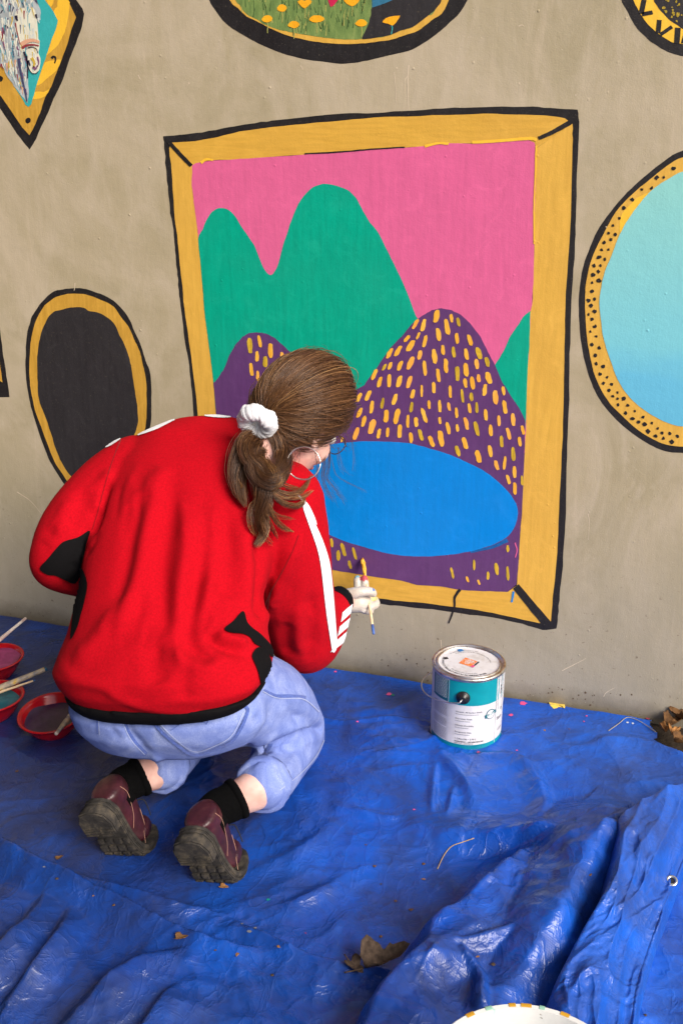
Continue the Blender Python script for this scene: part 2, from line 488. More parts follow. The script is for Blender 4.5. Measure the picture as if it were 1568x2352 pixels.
stroke('yellow_edge_line', [(975, 336), (1005, 329), (1030, 330)], 6, 6, P_YEL, m1, 5)
stroke('yellow_edge_line', [(462, 374), (475, 366), (490, 368)], 7, 6, P_YEL, m1, 4)
stroke('black_drip_line', [(1056, 1353), (1044, 1372), (1043, 1395), (1030, 1431)], 7, 6, P_BLACK, m1, 3)
stroke('blue_drip', [(1179, 1358), (1177, 1370), (1175, 1383)], 5, 6, P_BLUE, m1, 4)
greens = [(456, 548), (467, 525), (475, 505), (487, 487), (502, 478), (520, 480), (537, 492), (555, 520), (572, 545), (585, 565), (597, 595), (608, 619), (622, 632), (636, 615), (645, 585), (650, 565), (660, 535), (670, 505), (685, 470), (705, 442), (725, 427), (750, 422), (784, 430),
          (804, 440), (821, 460), (834, 485), (849, 510), (866, 530), (884, 565), (899, 595), (916, 630), (934, 670), (954, 724), (975, 780), (960, 1000), (700, 1020), (508, 1010), (498, 960), (490, 870), (479, 784), (470, 710), (465, 650), (460, 590)]
paint_shape('teal_hill', greens, 4, P_TEAL, m1, 3, 0.8, seed=11)
paint_shape('teal_hill', lin([(1217, 714), (1200, 728), (1190, 745), (1172, 770), (1160, 798), (1147, 822), (1137, 836), (1130, 860), (1150, 960), (1206, 985), (1208, 936), (1210, 866), (1215, 797)], 4), 4, P_TEAL, m1, 1, 1.0, seed=12)
pl = [(491, 880), (503, 865), (516, 846), (527, 817), (541, 792), (557, 773), (573, 765), (592, 763), (612, 766), (631, 776), (650, 793), (666, 808), (690, 828), (730, 862), (770, 888), (800, 905),
      (836, 884), (867, 842), (895, 801), (922, 773), (947, 742), (971, 724), (992, 712), (1013, 708), (1037, 712), (1058, 723), (1079, 742), (1103, 773), (1120, 808), (1137, 840), (1151, 873), (1172, 908), (1193, 939), (1206, 966)]
paint_shape('purple_hill', lin(pl + [(1204, 1040), (1201, 1109), (1198, 1178), (1193, 1230), (1191, 1282), (1188, 1317), (1185, 1342)] + iB + iL[:3], 4), 5, P_PURP, m1, 1, 1.0, seed=13)
lake = [(784, 1017), (836, 1013), (888, 1014), (933, 1017), (978, 1027), (1027, 1042), (1072, 1061), (1117, 1085), (1151, 1113), (1176, 1141), (1188, 1168), (1186, 1196), (1172, 1224), (1144, 1245), (1096, 1262), (1044, 1272), (992, 1277), (940, 1277), (888, 1270), (836, 1256), (784, 1240), (729, 1212), (690, 1180), (664, 1140), (660, 1095), (690, 1048), (735, 1025)]
paint_shape('blue_lake', lake, 6, P_BLUE, m1, 5, 1.0, seed=14)
stroke('blue_smear', [(1165, 1240), (1130, 1256), (1080, 1268)], 9, 7, paint('blue_smear_paint', srgb(24, 92, 160), 0.2, 0.45), m1, 4)
stroke('pink_squiggle', [(1182, 1246), (1187, 1262), (1183, 1280)], 3, 7, P_PINK, m1, 2)
dabs5 = [(630,195,85,38,8),(700,265,105,36,-8),(729,207,58,22,-3),(775,232,60,24,-6),(490,247,65,28,16),(543,252,85,30,10),(643,315,85,32,-6),(508,323,48,20,10),(553,360,80,30,8),(434,343,45,30,14),(458,391,75,40,18),(765,340,75,26,-2),(850,352,75,32,-10),(375,425,70,34,18),(320,440,68,32,16),(519,450,62,28,6),(673,418,68,26,-2),(743,432,76,24,-4),(828,446,76,30,-6),(909,440,80,38,-10),(616,460,98,34,-4),(692,523,98,30,-2),(965,497,65,28,-8),(895,511,70,28,-4),(458,505,85,38,16),(388,522,65,30,12),(323,524,50,24,8),(284,532,45,22,12),(552,538,100,30,-4),(825,548,90,34,-4),(768,574,98,32,-2),(219,580,72,30,14),(642,585,90,28,-6),(974,603,78,38,-10),(908,605,54,26,-2),(868,635,85,30,-4),(254,630,70,28,10),(317,622,90,26,2),(383,627,78,34,10),(450,629,82,34,12),(820,637,62,26,-4),(612,667,74,26,-2),(532,690,84,18,0),(721,694,84,22,-2),(949,682,82,30,4),(1073,688,62,24,-4),(1020,730,96,34,-2),(801,722,92,20,-6),(860,727,60,26,-2),(178,720,68,32,12),(472,710,60,28,6),(117,733,62,28,12),(352,745,74,30,10),(272,770,74,22,6),(201,795,84,26,6),(581,780,58,22,-2),(651,790,84,22,-2),(713,793,55,22,-4),(464,796,70,24,4),(1081,796,92,28,-6),(848,803,64,26,-4),(896,800,72,20,-2),(120,833,64,30,12),(762,834,70,22,-2),(955,846,78,28,-4),(297,856,86,34,4),(367,858,100,38,10),(547,850,98,30,-14),(1042,886,74,22,-2),(1136,878,82,30,-4),(148,889,74,28,8),(440,890,88,22,0),(495,894,64,28,-2),(652,886,48,20,-2),(826,905,84,30,-10),(203,925,96,44,12),(895,938,100,30,-12),(706,935,82,28,-8),(767,934,50,22,-2),(989,950,78,28,-2),(1201,947,62,24,-6),(1106,972,78,28,-8),(386,955,92,32,2),(98,972,84,34,12),(249,971,64,26,6),(307,963,62,24,2),(460,998,72,26,-2),(525,980,80,28,-12),(658,1003,106,38,-8),(595,1022,74,32,-12),(1180,1024,66,24,-4),(1060,1024,78,24,-2),(817,1034,78,34,-10),(985,1088,84,26,-6),(770,1086,72,30,-10),(1137,1108,94,28,-2),(906,1124,84,38,-8),(1027,1180,66,28,-8),(1080,1167,90,22,4),(1146,1225,78,26,-2),(1195,1282,64,18,-2),(1104,1275,64,24,-8),(1148,1335,82,26,-2),(5,1010,36,16,4),
         (1101,1733,46,18,0),(878,1842,70,16,0),(1027,1866,80,26,-6),(1101,1895,96,20,-2),(734,1895,76,18,-8),(834,1936,38,18,-6),(970,1913,54,18,0),(909,1956,36,16,-6),(14,1740,90,26,-12),(88,1765,80,22,-10),(58,1840,56,22,-6)]
dabs3 = [(424,225,110,36,-4),(494,195,88,26,-8),(572,262,104,38,-2),(653,290,36,24,0),(475,303,76,26,0),(534,340,80,34,0),(435,395,94,28,-6),(480,440,70,24,0),(965,1660,104,34,-6),(1010,1640,64,22,-4),(1057,1730,76,26,0)]
dabs = [(784 + x * .3467, 658.6 + y * .3467, h * .3467, w * .3467, t * .3467) for x, y, h, w, t in dabs5] + [(439 + x * .32, 721.3 + y * .32, h * .32, w * .32, t * .32) for x, y, h, w, t in dabs3]
for i, (x, y, h, w, t) in enumerate(dabs):
    rr = random.Random(i)
    pts = []
    for k in range(14):
        a = 2 * math.pi * k / 14
        ex = math.copysign(abs(math.cos(a)) ** 0.7, math.cos(a)) * w * 0.5 * rr.uniform(0.82, 1.12)
        ey = math.copysign(abs(math.sin(a)) ** 0.75, math.sin(a)) * h * 0.5 * rr.uniform(0.94, 1.05)
        pts.append((x + ex - t * ey / (h * 0.5), y + ey))
    mt = rr.choice([P_DAB, P_DAB, P_DAB, P_DAB, P_DAB3, P_DAB2]) if y < 1225 else rr.choice([P_DAB2, P_DAB, P_DAB2])
    paint_shape('brush_dab', pts, 8, mt, m1, 3, 0.5, seed=i)

# ---- black oval on the left
Z6 = lambda L: [(x * .24, 627.2 + y * .24) for x, y in L]
m2 = mural('painted_oval', 'painted black oval with a gold border on the wall left of the red jacket', (200, 900))
paint_shape('black_outline', Z6([(690,147),(800,147),(930,187),(1060,245),(1150,320),(1240,440),(1290,560),(1350,690),(1400,850),(1440,950),(1450,1100),(1450,1280),(1445,1430),(1400,1600),(1300,1800),(1150,1960),(950,2060),(800,2080),(650,2050),(560,1930),(480,1800),(420,1650),(350,1450),(300,1280),(265,1100),(248,930),(250,750),(260,600),(300,440),(350,350),(420,260),(510,180),(600,155)]), 1, P_BLACK, m2, 4, 1.0, seed=21)
paint_shape('gold_border', Z6([(700,197),(800,200),(900,230),(1010,275),(1090,320),(1160,420),(1230,510),(1280,620),(1340,750),(1370,880),(1400,1020),(1405,1200),(1400,1440),(1340,1620),(1200,1800),(1000,1960),(850,2010),(690,2030),(600,1920),(520,1790),(460,1640),(400,1480),(340,1310),(300,1120),(285,950),(290,740),(305,610),(340,480),(390,370),(450,290),(540,230),(620,205)]), 2, P_GOLD_D, m2, 4, 1.0, seed=22)
paint_shape('black_centre', Z6([(680,332),(790,330),(860,362),(950,380),(1040,430),(1100,490),(1150,600),(1210,720),(1250,850),(1275,1000),(1300,1160),(1320,1300),(1320,1440),(1260,1600),(1100,1780),(900,1900),(720,1960),(620,1860),(545,1700),(490,1530),(430,1350),(375,1210),(365,1050),(360,850),(375,680),(400,570),(450,450),(510,375),(600,350)]), 3, P_BLACK2, m2, 4, 1.2, seed=23)

# ---- corner of a black and gold frame at the left edge
m3 = mural('painted_frame_corner', 'corner of a painted black and gold frame at the left edge of the picture', (10, 870))
paint_shape('black_outline', lin([(-260, 560), (-28, 580), (0, 747), (7, 807), (14, 848), (23, 912), (-130, 914), (-260, 910)], 4), 1, P_BLACK, m3, 1, 1.0, seed=31)
paint_shape('gold_border', lin([(-245, 578), (-42, 596), (-14, 747), (0, 831), (7, 878), (-4, 872), (-250, 880)], 4), 2, P_GOLD_D, m3, 1, 0.8, seed=32)
paint_shape('black_centre', lin([(-250, 610), (-70, 624), (-40, 780), (-28, 850), (-250, 858)], 4), 3, P_BLACK2, m3, 1, 0.8, seed=33)

# ---- round pale-blue picture at the right edge
Z4 = lambda L: [(1285.8 + x * .32, 313.6 + y * .32) for x, y in L]
m4 = mural('painted_round_picture', 'round painted pale-blue picture with a black-dotted gold border at the right edge', (1500, 700))
paint_shape('black_outline', Z4([(882,100),(740,180),(600,290),(480,400),(360,540),(265,680),(200,830),(160,950),(140,1080),(132,1200),(140,1380),(160,1540),(200,1700),(250,1830),(320,1940),(420,2050),(530,2140),(640,2210),(740,2255),(820,2268),(882,2270),(1100,2260),(1400,2100),(1600,1800),(1700,1400),(1680,900),(1550,500),(1300,200),(1100,110)]), 1, P_BLACK, m4, 4, 0.8, seed=41)
paint_shape('gold_border', Z4([(882,150),(760,215),(640,310),(520,410),(400,540),(310,700),(240,840),(205,950),(185,1060),(178,1180),(185,1370),(205,1530),(240,1690),(290,1810),(360,1920),(450,2010),(550,2100),(660,2170),(760,2210),(882,2225),(1100,2210),(1380,2050),(1560,1780),(1650,1400),(1630,920),(1500,540),(1280,260),(1090,160)]), 2, P_GOLD, m4, 4, 0.8, seed=42)
paint_shape('yellow_highlight', Z4([(660,400),(560,435),(500,490),(440,560),(425,640),(430,690),(470,640),(520,570),(590,490)]), 3, P_YEL, m4, 3, 0.6, seed=43)
paint_shape('blue_centre', Z4([(882,250),(800,290),(700,350),(620,420),(540,520),(470,620),(410,740),(370,850),(320,970),(295,1080),(280,1190),(290,1300),(305,1420),(330,1520),(365,1620),(410,1740),(480,1850),(560,1930),(660,2000),(770,2055),(882,2080),(1080,2070),(1300,1940),(1450,1700),(1530,1400),(1510,960),(1400,620),(1220,360),(1060,260)]), 4, P_SEA, m4, 4, 0.8, seed=44)
dots = [(812,230),(742,292),(690,296),(586,380),(655,370),(517,450),(455,512),(423,587),(380,638),(346,692),(394,702),(362,738),(316,760),(297,812),(346,810),(277,866),(319,881),(241,927),(289,927),(272,967),(235,990),(229,1046),(278,1036),(225,1110),(202,1176),(246,1166),(220,1214),(247,1254),(203,1277),(227,1310),(250,1363),(217,1400),(260,1432),(227,1492),(279,1516),(251,1568),(257,1630),(306,1650),(285,1705),(336,1726),(310,1770),(370,1776),(349,1820),(411,1836),(377,1864),(410,1882),(452,1880),(414,1926),(484,1928),(536,1970),(468,1984),(595,2013),(517,2022),(561,2046),(605,2065),(658,2055),(628,2115),(700,2095),(684,2148),(730,2128),(740,2165),(785,2130),(798,2190),(840,2150)]
for i, (x, y) in enumerate(dots):
    q = Z4([(x, y)])[0]
    paint_shape('black_dot', blob(q[0], q[1], random.Random(i).uniform(3.0, 4.9), i), 5, P_BLACK, m4, 2, 0.3, seed=i)

# ---- poppy field oval at the top
ZP = lambda L: [(476.7 + x * .392, y * .392) for x, y in L]
m5 = mural('painted_poppy_field', 'painted oval of a green meadow with orange poppies cut off by the top edge', (780, 40))
up = [(1580,-150),(1590,-350),(1560,-600),(1400,-900),(1100,-1050),(780,-1080),(450,-1040),(150,-880),(0,-600),(-50,-350),(-30,-120)]
sh = lambda L, k: [(780 + (x - 780) * k, -350 + (y + 350) * k) for x, y in L]
paint_shape('black_outline', ZP([(10,0),(45,60),(110,140),(200,200),(300,255),(430,310),(560,345),(680,362),(780,373),(880,365),(1000,340),(1100,315),(1200,290),(1320,215),(1420,130),(1500,40)] + up), 1, P_BLACK, m5, 4, 0.8, seed=51)
paint_shape('gold_border', ZP([(130,0),(180,50),(230,95),(300,130),(380,172),(470,208),(570,232),(680,250),(790,258),(900,255),(1000,243),(1080,230),(1160,205),(1230,180),(1310,120),(1390,50)] + sh(up, .86)), 2, P_GOLD, m5, 4, 1.0, seed=52)
paint_shape('meadow', ZP([(165,0),(190,30),(215,70),(250,95),(300,120),(330,140),(420,175),(500,190),(600,208),(720,225),(830,232),(900,228),(980,222),(1060,208),(1130,180),(1200,160),(1280,100),(1340,50)] + sh(up, .82)), 3, P_GRASS, m5, 4, 1.4, seed=53)
paint_shape('black_patch', ZP([(905,230),(920,190),(940,150),(955,90),(965,45),(1020,25),(1080,0),(1090,-80),(1380,-80),(1370,0),(1340,50),(1280,100),(1200,160),(1130,180),(1060,208),(980,222)]), 4, P_BLACK2, m5, 3, 1.4, seed=54)
paint_shape('blue_patch', ZP([(962,-60),(1090,-60),(1085,0),(1040,20),(965,45)]), 5, paint('deep_blue_paint', srgb(52, 116, 150), .1), m5, 1, 0.8, seed=55)
paint_shape('pink_petal', ZP([(690,-40),(790,-40),(765,0),(740,32),(722,42),(712,20)]), 5, paint('crimson_paint', srgb(206, 34, 82), .1), m5, 1, 0.6, seed=56)
P_ORNG = paint('poppy_orange_paint', srgb(250, 176, 34), 0.08, 0.45, streak_dir='N')
P_BLADE1 = paint('light_blade_paint', srgb(176, 176, 98), .1); P_BLADE2 = paint('dark_blade_paint', srgb(74, 102, 56), .1)
for i in range(120):
    rr = random.Random(900 + i)
    x = rr.uniform(200, 920); y = rr.uniform(-30, 190)
    if y > 60 + 0.42 * (x - 190) if x < 500 else y > 195: continue
    if x > 880 and y > 90: continue
    h = rr.uniform(30, 75); t = rr.uniform(-18, 14)
    stroke('grass_blade', ZP([(x, y + h * .4), (x + t * .4, y), (x + t, y - h * .5)]), 2.6, 4, rr.choice([P_BLADE1, P_BLADE2, P_BLADE2]), m5, 0.7, 0.2)
for i, (x, y, r) in enumerate([(437,47,30),(570,22,42),(350,110,32),(505,143,35),(640,110,45),(845,10,48),(900,135,35),(1080,115,50)]):
    rr = random.Random(i)
    if i == 7: pts = [(1025,130),(1045,105),(1085,95),(1128,93),(1110,125),(1085,150),(1060,140)]
    elif i in (1, 5): pts = [(x-r,y-14),(x-r*.4,y-22),(x,y-16),(x+r*.5,y-24),(x+r,y-14),(x+r*.6,y+12),(x+8,y+26),(x-6,y+26),(x-r*.6,y+10)]
    else: pts = [(x-r,y+6),(x-r*.6,y-14),(x-r*.1,y-20),(x+r*.5,y-18),(x+r,y-4),(x+r*.8,y+12),(x+r*.2,y+22),(x-r*.5,y+18)]
    stroke('poppy_stem', ZP([(x, y + 12), (x + 4, y + 45), (x + 2, y + 85)] if i != 7 else [(1080, 148), (1082, 175), (1076, 200)]), 2.5, 5, P_BLADE1 if i != 7 else P_TURQ, m5, 1.6)
    paint_shape('poppy_flower', ZP(pts), 6, P_ORNG, m5, 2, 1.2, seed=60 + i)

# ---- black and gold round frame at the top right corner
ZC = lambda L: [(1405 + x * .104, y * .104) for x, y in L]
m6 = mural('painted_triangle_frame', 'painted round black frame with gold triangles in the top right corner', (1520, 50))
ring = [(205,0),(260,130),(340,260),(420,420),(500,560),(610,700),(720,800),(820,900),(960,990),(1120,1090),(1300,1170),(1450,1220),(1568,1240),(1900,1260),(2300,1150),(2700,850),(2950,300),(3000,-300),(2800,-900),(2300,-1300),(1600,-1400),(900,-1250),(400,-800),(200,-400)]
paint_shape('black_outline', ZC(ring), 1, P_BLACK, m6, 4, 0.6, seed=71)
paint_shape('gold_border', ZC([(470,0),(560,190),(650,350),(780,530),(960,700),(1080,790),(1210,870),(1340,940),(1500,965),(1650,985),(1900,990),(2200,900),(2500,650),(2700,250),(2740,-250),(2550,-750),(2150,-1080),(1600,-1160),(1000,-1020),(620,-700),(450,-350)]), 2, P_YEL, m6, 4, 0.5, seed=72)
paint_shape('black_centre', ZC([(915,0),(990,130),(1050,220),(1140,310),(1220,400),(1340,500),(1440,560),(1568,640),(1800,680),(2050,620),(2280,450),(2420,200),(2430,-200),(2300,-550),(2000,-800),(1600,-860),(1200,-740),(950,-480),(880,-220)]), 3, P_BLACK2, m6, 3, 0.8, seed=73)
for a, b, w in [((640,300),(705,-10),110),((655,318),(890,272),88),((1040,440),(1012,730),105),((1065,765),(1320,590),80),((1450,612),(1425,960),125),((1640,680),(1560,960),90),((600,-60),(840,-100),90)]:
    stroke('black_zigzag', ZC([a, ((a[0] + b[0]) / 2, (a[1] + b[1]) / 2), b]), w * .104, 4, P_BLACK, m6, amp=0.3)
P_OLIVE = paint('olive_fleck_paint', srgb(176, 150, 44), .2)
for i in range(26):
    rr = random.Random(300 + i)
    q = ZC([(rr.uniform(1060, 1700), rr.uniform(-60, 480))])[0]
    if (q[0] - 1405) / .104 < 930 + (q[1] / .104) * 1.0: continue
    paint_shape('olive_fleck', blob(q[0], q[1], rr.uniform(1.5, 4.5), i, 7, .5), 5, P_OLIVE, m6, 2, 0.3, seed=i)

# ---- diamond frame with a horse's head, top left
ZD = lambda L: [(x * .1493, y * .1493) for x, y in L]
m7 = mural('painted_horse_portrait', 'painted white horse head on turquoise in a pointed gold frame at the top left', (80, 120))
paint_shape('black_outline', lin(ZD([(1180,0),(1270,130),(1300,210),(1270,400),(1170,680),(1080,900),(960,1260),(870,1430),(750,1720),(640,1950),(560,2130),(465,2300),(400,2230),(270,2060),(150,1880),(0,1660),(-600,830),(-950,200),(-700,-400),(-200,-900),(465,-1300),(900,-500)]), 4), 1, P_BLACK, m7, 1, 0.8, seed=81)
paint_shape('gold_border', lin(ZD([(1050,0),(1175,265),(1100,470),(1050,650),(950,930),(860,1150),(800,1330),(700,1500),(620,1740),(530,1950),(460,2080),(350,1960),(240,1800),(120,1620),(0,1450),(-500,760),(-800,200),(-600,-350),(-150,-800),(465,-1150),(800,-450)]), 4), 2, P_GOLD_D, m7, 1, 0.8, seed=82)
for pts in ([(830,180),(900,320),(860,470),(820,560),(760,740),(725,850),(820,770),(900,690),(1000,500),(1050,300),(1075,100),(1060,0),(900,0),(890,100)], [(840,930),(700,960),(640,1110),(570,1310),(650,1280),(760,1180),(880,1080),(945,920)], [(550,1410),(500,1520),(600,1520),(700,1480),(770,1370),(680,1415)], [(720,0),(790,110),(830,20),(825,0)]):
    paint_shape('yellow_highlight', ZD(pts), 3, P_YEL, m7, 2, 0.5, seed=83)
paint_shape('turquoise_ground', lin(ZD([(700,0),(830,180),(900,320),(860,470),(820,560),(760,740),(700,920),(640,1090),(570,1310),(540,1420),(490,1600),(450,1640),(400,1610),(330,1480),(230,1330),(140,1190),(70,1060),(0,980),(-400,500),(-550,200),(-400,-250),(-50,-600),(400,-850),(600,-200)]), 4), 4, P_TURQ, m7, 1, 0.8, seed=84)
for x, y in ((440, 1855), (10, 1210)):
    q = ZD([(x, y)])[0]
    paint_shape('black_dot', blob(q[0], q[1], 6.6, x, 10, .12), 4, P_BLACK, m7, 2, 0.3)
stroke('black_hook', ZD([(800,900),(825,872),(858,885),(862,925),(850,975)]), 6, 4, P_BLACK, m7, 3, 0.3)
P_HMID = paint('grey_lilac_paint', srgb(176, 184, 188), .2, streak_dir='N')
paint_shape('horse_neck', lin(ZD([(-250,0),(560,-60),(625,150),(640,300),(590,330),(400,200),(250,330),(320,700),(380,800),(440,1000),(450,1300),(450,1480),(430,1590),(340,1480),(230,1330),(140,1190),(70,1060),(0,980),(-250,660)]), 3), 5, P_HMID, m7, 1, 2.5, seed=85)
paint_shape('horse_head', ZD([(250,190),(300,150),(400,120),(520,130),(560,200),(590,400),(600,590),(622,640),(612,760),(600,800),(632,900),(632,980),(600,1100),(540,1132),(490,1110),(440,1000),(430,850),(335,720),(300,550),(245,330)]), 6, P_WHITE, m7, 3, 0.6, seed=86)
HC = [paint('horse_stroke_%d' % i, c, .05, streak_dir='N') for i, c in enumerate([srgb(232, 230, 214), srgb(206, 214, 214), srgb(70, 74, 108), srgb(46, 40, 62), srgb(92, 160, 178), srgb(132, 88, 124), srgb(206, 176, 70), srgb(150, 60, 66), srgb(222, 170, 140)])]
def horse_strokes(name, gen, n, layer, w):
    """many small flat brush marks: one coat of paint per colour family"""
    Vv, Fv, Mi = [], [], []
    for i in range(n):
        rr = random.Random(5000 + i + layer * 1000)
        (x, y, dx, dy, ci) = gen(rr)
        ln = rr.uniform(70, 170); ww = w * rr.uniform(.6, 1.4)
        d = np.array([dx, dy]); d = d / np.linalg.norm(d)
        cv = rr.uniform(-.25, .25)
        path = [(x, y), (x + d[0] * ln * .5 - d[1] * ln * cv * .4, y + d[1] * ln * .5 + d[0] * ln * cv * .4), (x + d[0] * ln, y + d[1] * ln)]
        pts = stroke_pts(ZD(path), ww, ww * .3, 3)
        b = len(Vv)
        off = PAINT_EPS * layer + 0.000003 * i
        for p in pts:
            q = on_wall(*p); Vv.append((q.x, -off, q.z))
        Fv.append(tuple(range(b, b + len(pts)))); Mi.append(ci)
    me = mesh_from(name, Vv, Fv, False, Mi)
    o = link(name, me, HC, m7); o['kind'] = 'stuff'
    return o
def gen_mane(rr):
    while True:
        x = rr.uniform(-150, 620); y = rr.uniform(-120, 1420)
        if y < 170: ok = x < 560
        elif y < 400: ok = x < 235 or 560 < x < 610
        else: ok = x < 250 + (y - 400) * .33 and x < 420 and y < 980 + x * 1.25
        if ok: break
    ci = rr.choices(range(9), [9, 5, 2, 1.4, 4, 2, 1.6, 1.0, .5])[0]
    return x, y, rr.uniform(-.15, .35) if y > 300 else rr.uniform(-.5, .6), 1.0, ci
def gen_face(rr):
    x = rr.uniform(290, 570); y = rr.uniform(170, 980)
    if y > 760: x = rr.uniform(455, 600)
    return x, y, rr.uniform(-.1, .25), 1.0, rr.choices(range(9), [8, 3, .4, .2, .8, .6, 1.2, .3, 1.4])[0]
horse_strokes('mane_strokes', gen_mane, 260, 7, 3.4)
horse_strokes('face_strokes', gen_face, 60, 7, 2.4)
for pts, w, m_ in (([(262,240),(270,290),(285,320)], 7, 3), ([(565,220),(575,260),(585,285)], 5, 3), ([(340,690),(420,640),(520,620),(620,650)], 11, 8), ([(350,740),(430,700),(520,690),(612,705)], 6, 7), ([(250,350),(275,480),(325,690)], 3, 7), ([(440,740),(500,725),(570,750),(600,820)], 2.5, 3), ([(450,930),(470,990),(480,1010)], 5, 3), ([(590,880),(610,960),(590,1030)], 4, 5), ([(430,860),(440,1000),(490,1110),(560,1132),(605,1095)], 2.5, 3), ([(500,890),(540,960),(530,1040)], 7, 6), ([(520,1030),(560,1060),(590,1010)], 6, 5), ([(380,800),(420,900),(440,1010),(440,1200)], 5, 3), ([(300,900),(330,1100),(400,1400),(430,1560)], 6, 2)):
    stroke('horse_line', ZD(pts), w, 10, HC[m_], m7, w * .5, 0.3)
# ================================================================== GROUND
MD = Mat('packed_earth', rough=0.95, spec=0.2)
v = MD.coord('Object')
MD.set('Base Color', MD.ramp(MD.noise(v, 18, 6, .7), [(0.3, srgb(30, 25, 20)), (0.55, srgb(52, 44, 36)), (0.75, srgb(82, 70, 58))]))
MD.bump(MD.noise(v, 60, 6, .7), 0.8, 0.01)
V = [(-40, -40, -0.012), (40, -40, -0.012), (40, 40, -0.012), (-40, 40, -0.012)]
ground = link('ground', mesh_from('ground', V, [(0, 1, 2, 3)], False), MD.m)
tag(ground, 'brown packed earth under the tarp', 'ground', kind='structure')
# unseen slab overhead, added to shade the left side
MDK = Mat('slab_concrete', rough=.9); v = MDK.coord('Object')
MDK.set('Base Color', MDK.ramp(MDK.noise(v, 4, 6, .65), [(.3, srgb(136, 132, 124)), (.7, srgb(176, 170, 160))]))
V, F = box_data(-14.0, -1.0, -5.5, 0.35, WALL_H, WALL_H + .5)
shade_slab = link('overhead_shade_slab', mesh_from('overhead_shade_slab', V, F, False), MDK.m)
tag(shade_slab, 'unseen grey slab above the wall, added to shade the left side', 'shade slab', kind='structure')
V, F = box_data(-14.0, -0.4, -5.5, -5.1, -.3, WALL_H - .003)  # unseen wall behind the camera, added to block sky light from the left
ab = link('rear_shade_wall', mesh_from('rear_shade_wall', V, F, False), MDK.m)
tag(ab, 'unseen grey wall behind the camera, added to block sky light', 'rear_shade_wall', kind='structure')
# ================================================================== BLUE TARP
_perm = rng.permutation(512)
_g = rng.normal(size=(512, 2)); _g /= np.linalg.norm(_g, axis=1)[:, None]
def perlin(x, y, seed=0):
    xi = np.floor(x).astype(int); yi = np.floor(y).astype(int)
    xf = x - xi; yf = y - yi
    u = xf ** 3 * (xf * (xf * 6 - 15) + 10); w = yf ** 3 * (yf * (yf * 6 - 15) + 10)
    def gr(ix, iy, fx, fy):
        k = _perm[(_perm[(ix + seed * 37) % 512] + iy) % 512]
        g = _g[k]; return g[..., 0] * fx + g[..., 1] * fy
    a = gr(xi, yi, xf, yf); b = gr(xi + 1, yi, xf - 1, yf); c = gr(xi, yi + 1, xf, yf - 1); d = gr(xi + 1, yi + 1, xf - 1, yf - 1)
    return 1.5 * ((a * (1 - u) + b * u) * (1 - w) + (c * (1 - u) + d * u) * w)
def sstep(a, b, x):
    t = np.clip((x - a) / (b - a), 0, 1); return t * t * (3 - 2 * t)
def poly_dist(x, y, pts):
    """signed distance to an open polyline and the position along it; + is to the right of the direction of travel"""
    best = np.full(x.shape, 1e9); tt = np.zeros(x.shape); sg = np.ones(x.shape)
    n = len(pts) - 1
    for i in range(n):
        ax, ay = pts[i][:2]; bx, by = pts[i + 1][:2]
        dx, dy = bx - ax, by - ay; L2 = dx * dx + dy * dy + 1e-12
        t = np.clip(((x - ax) * dx + (y - ay) * dy) / L2, 0, 1)
        qx, qy = x - (ax + t * dx), y - (ay + t * dy)
        d = np.hypot(qx, qy)
        cr = np.where(dx * (y - ay) - dy * (x - ax) > 0, -1.0, 1.0)
        m = d < best
        best = np.where(m, d, best); tt = np.where(m, (i + t) / n, tt); sg = np.where(m, cr, sg)
    return best * sg, tt
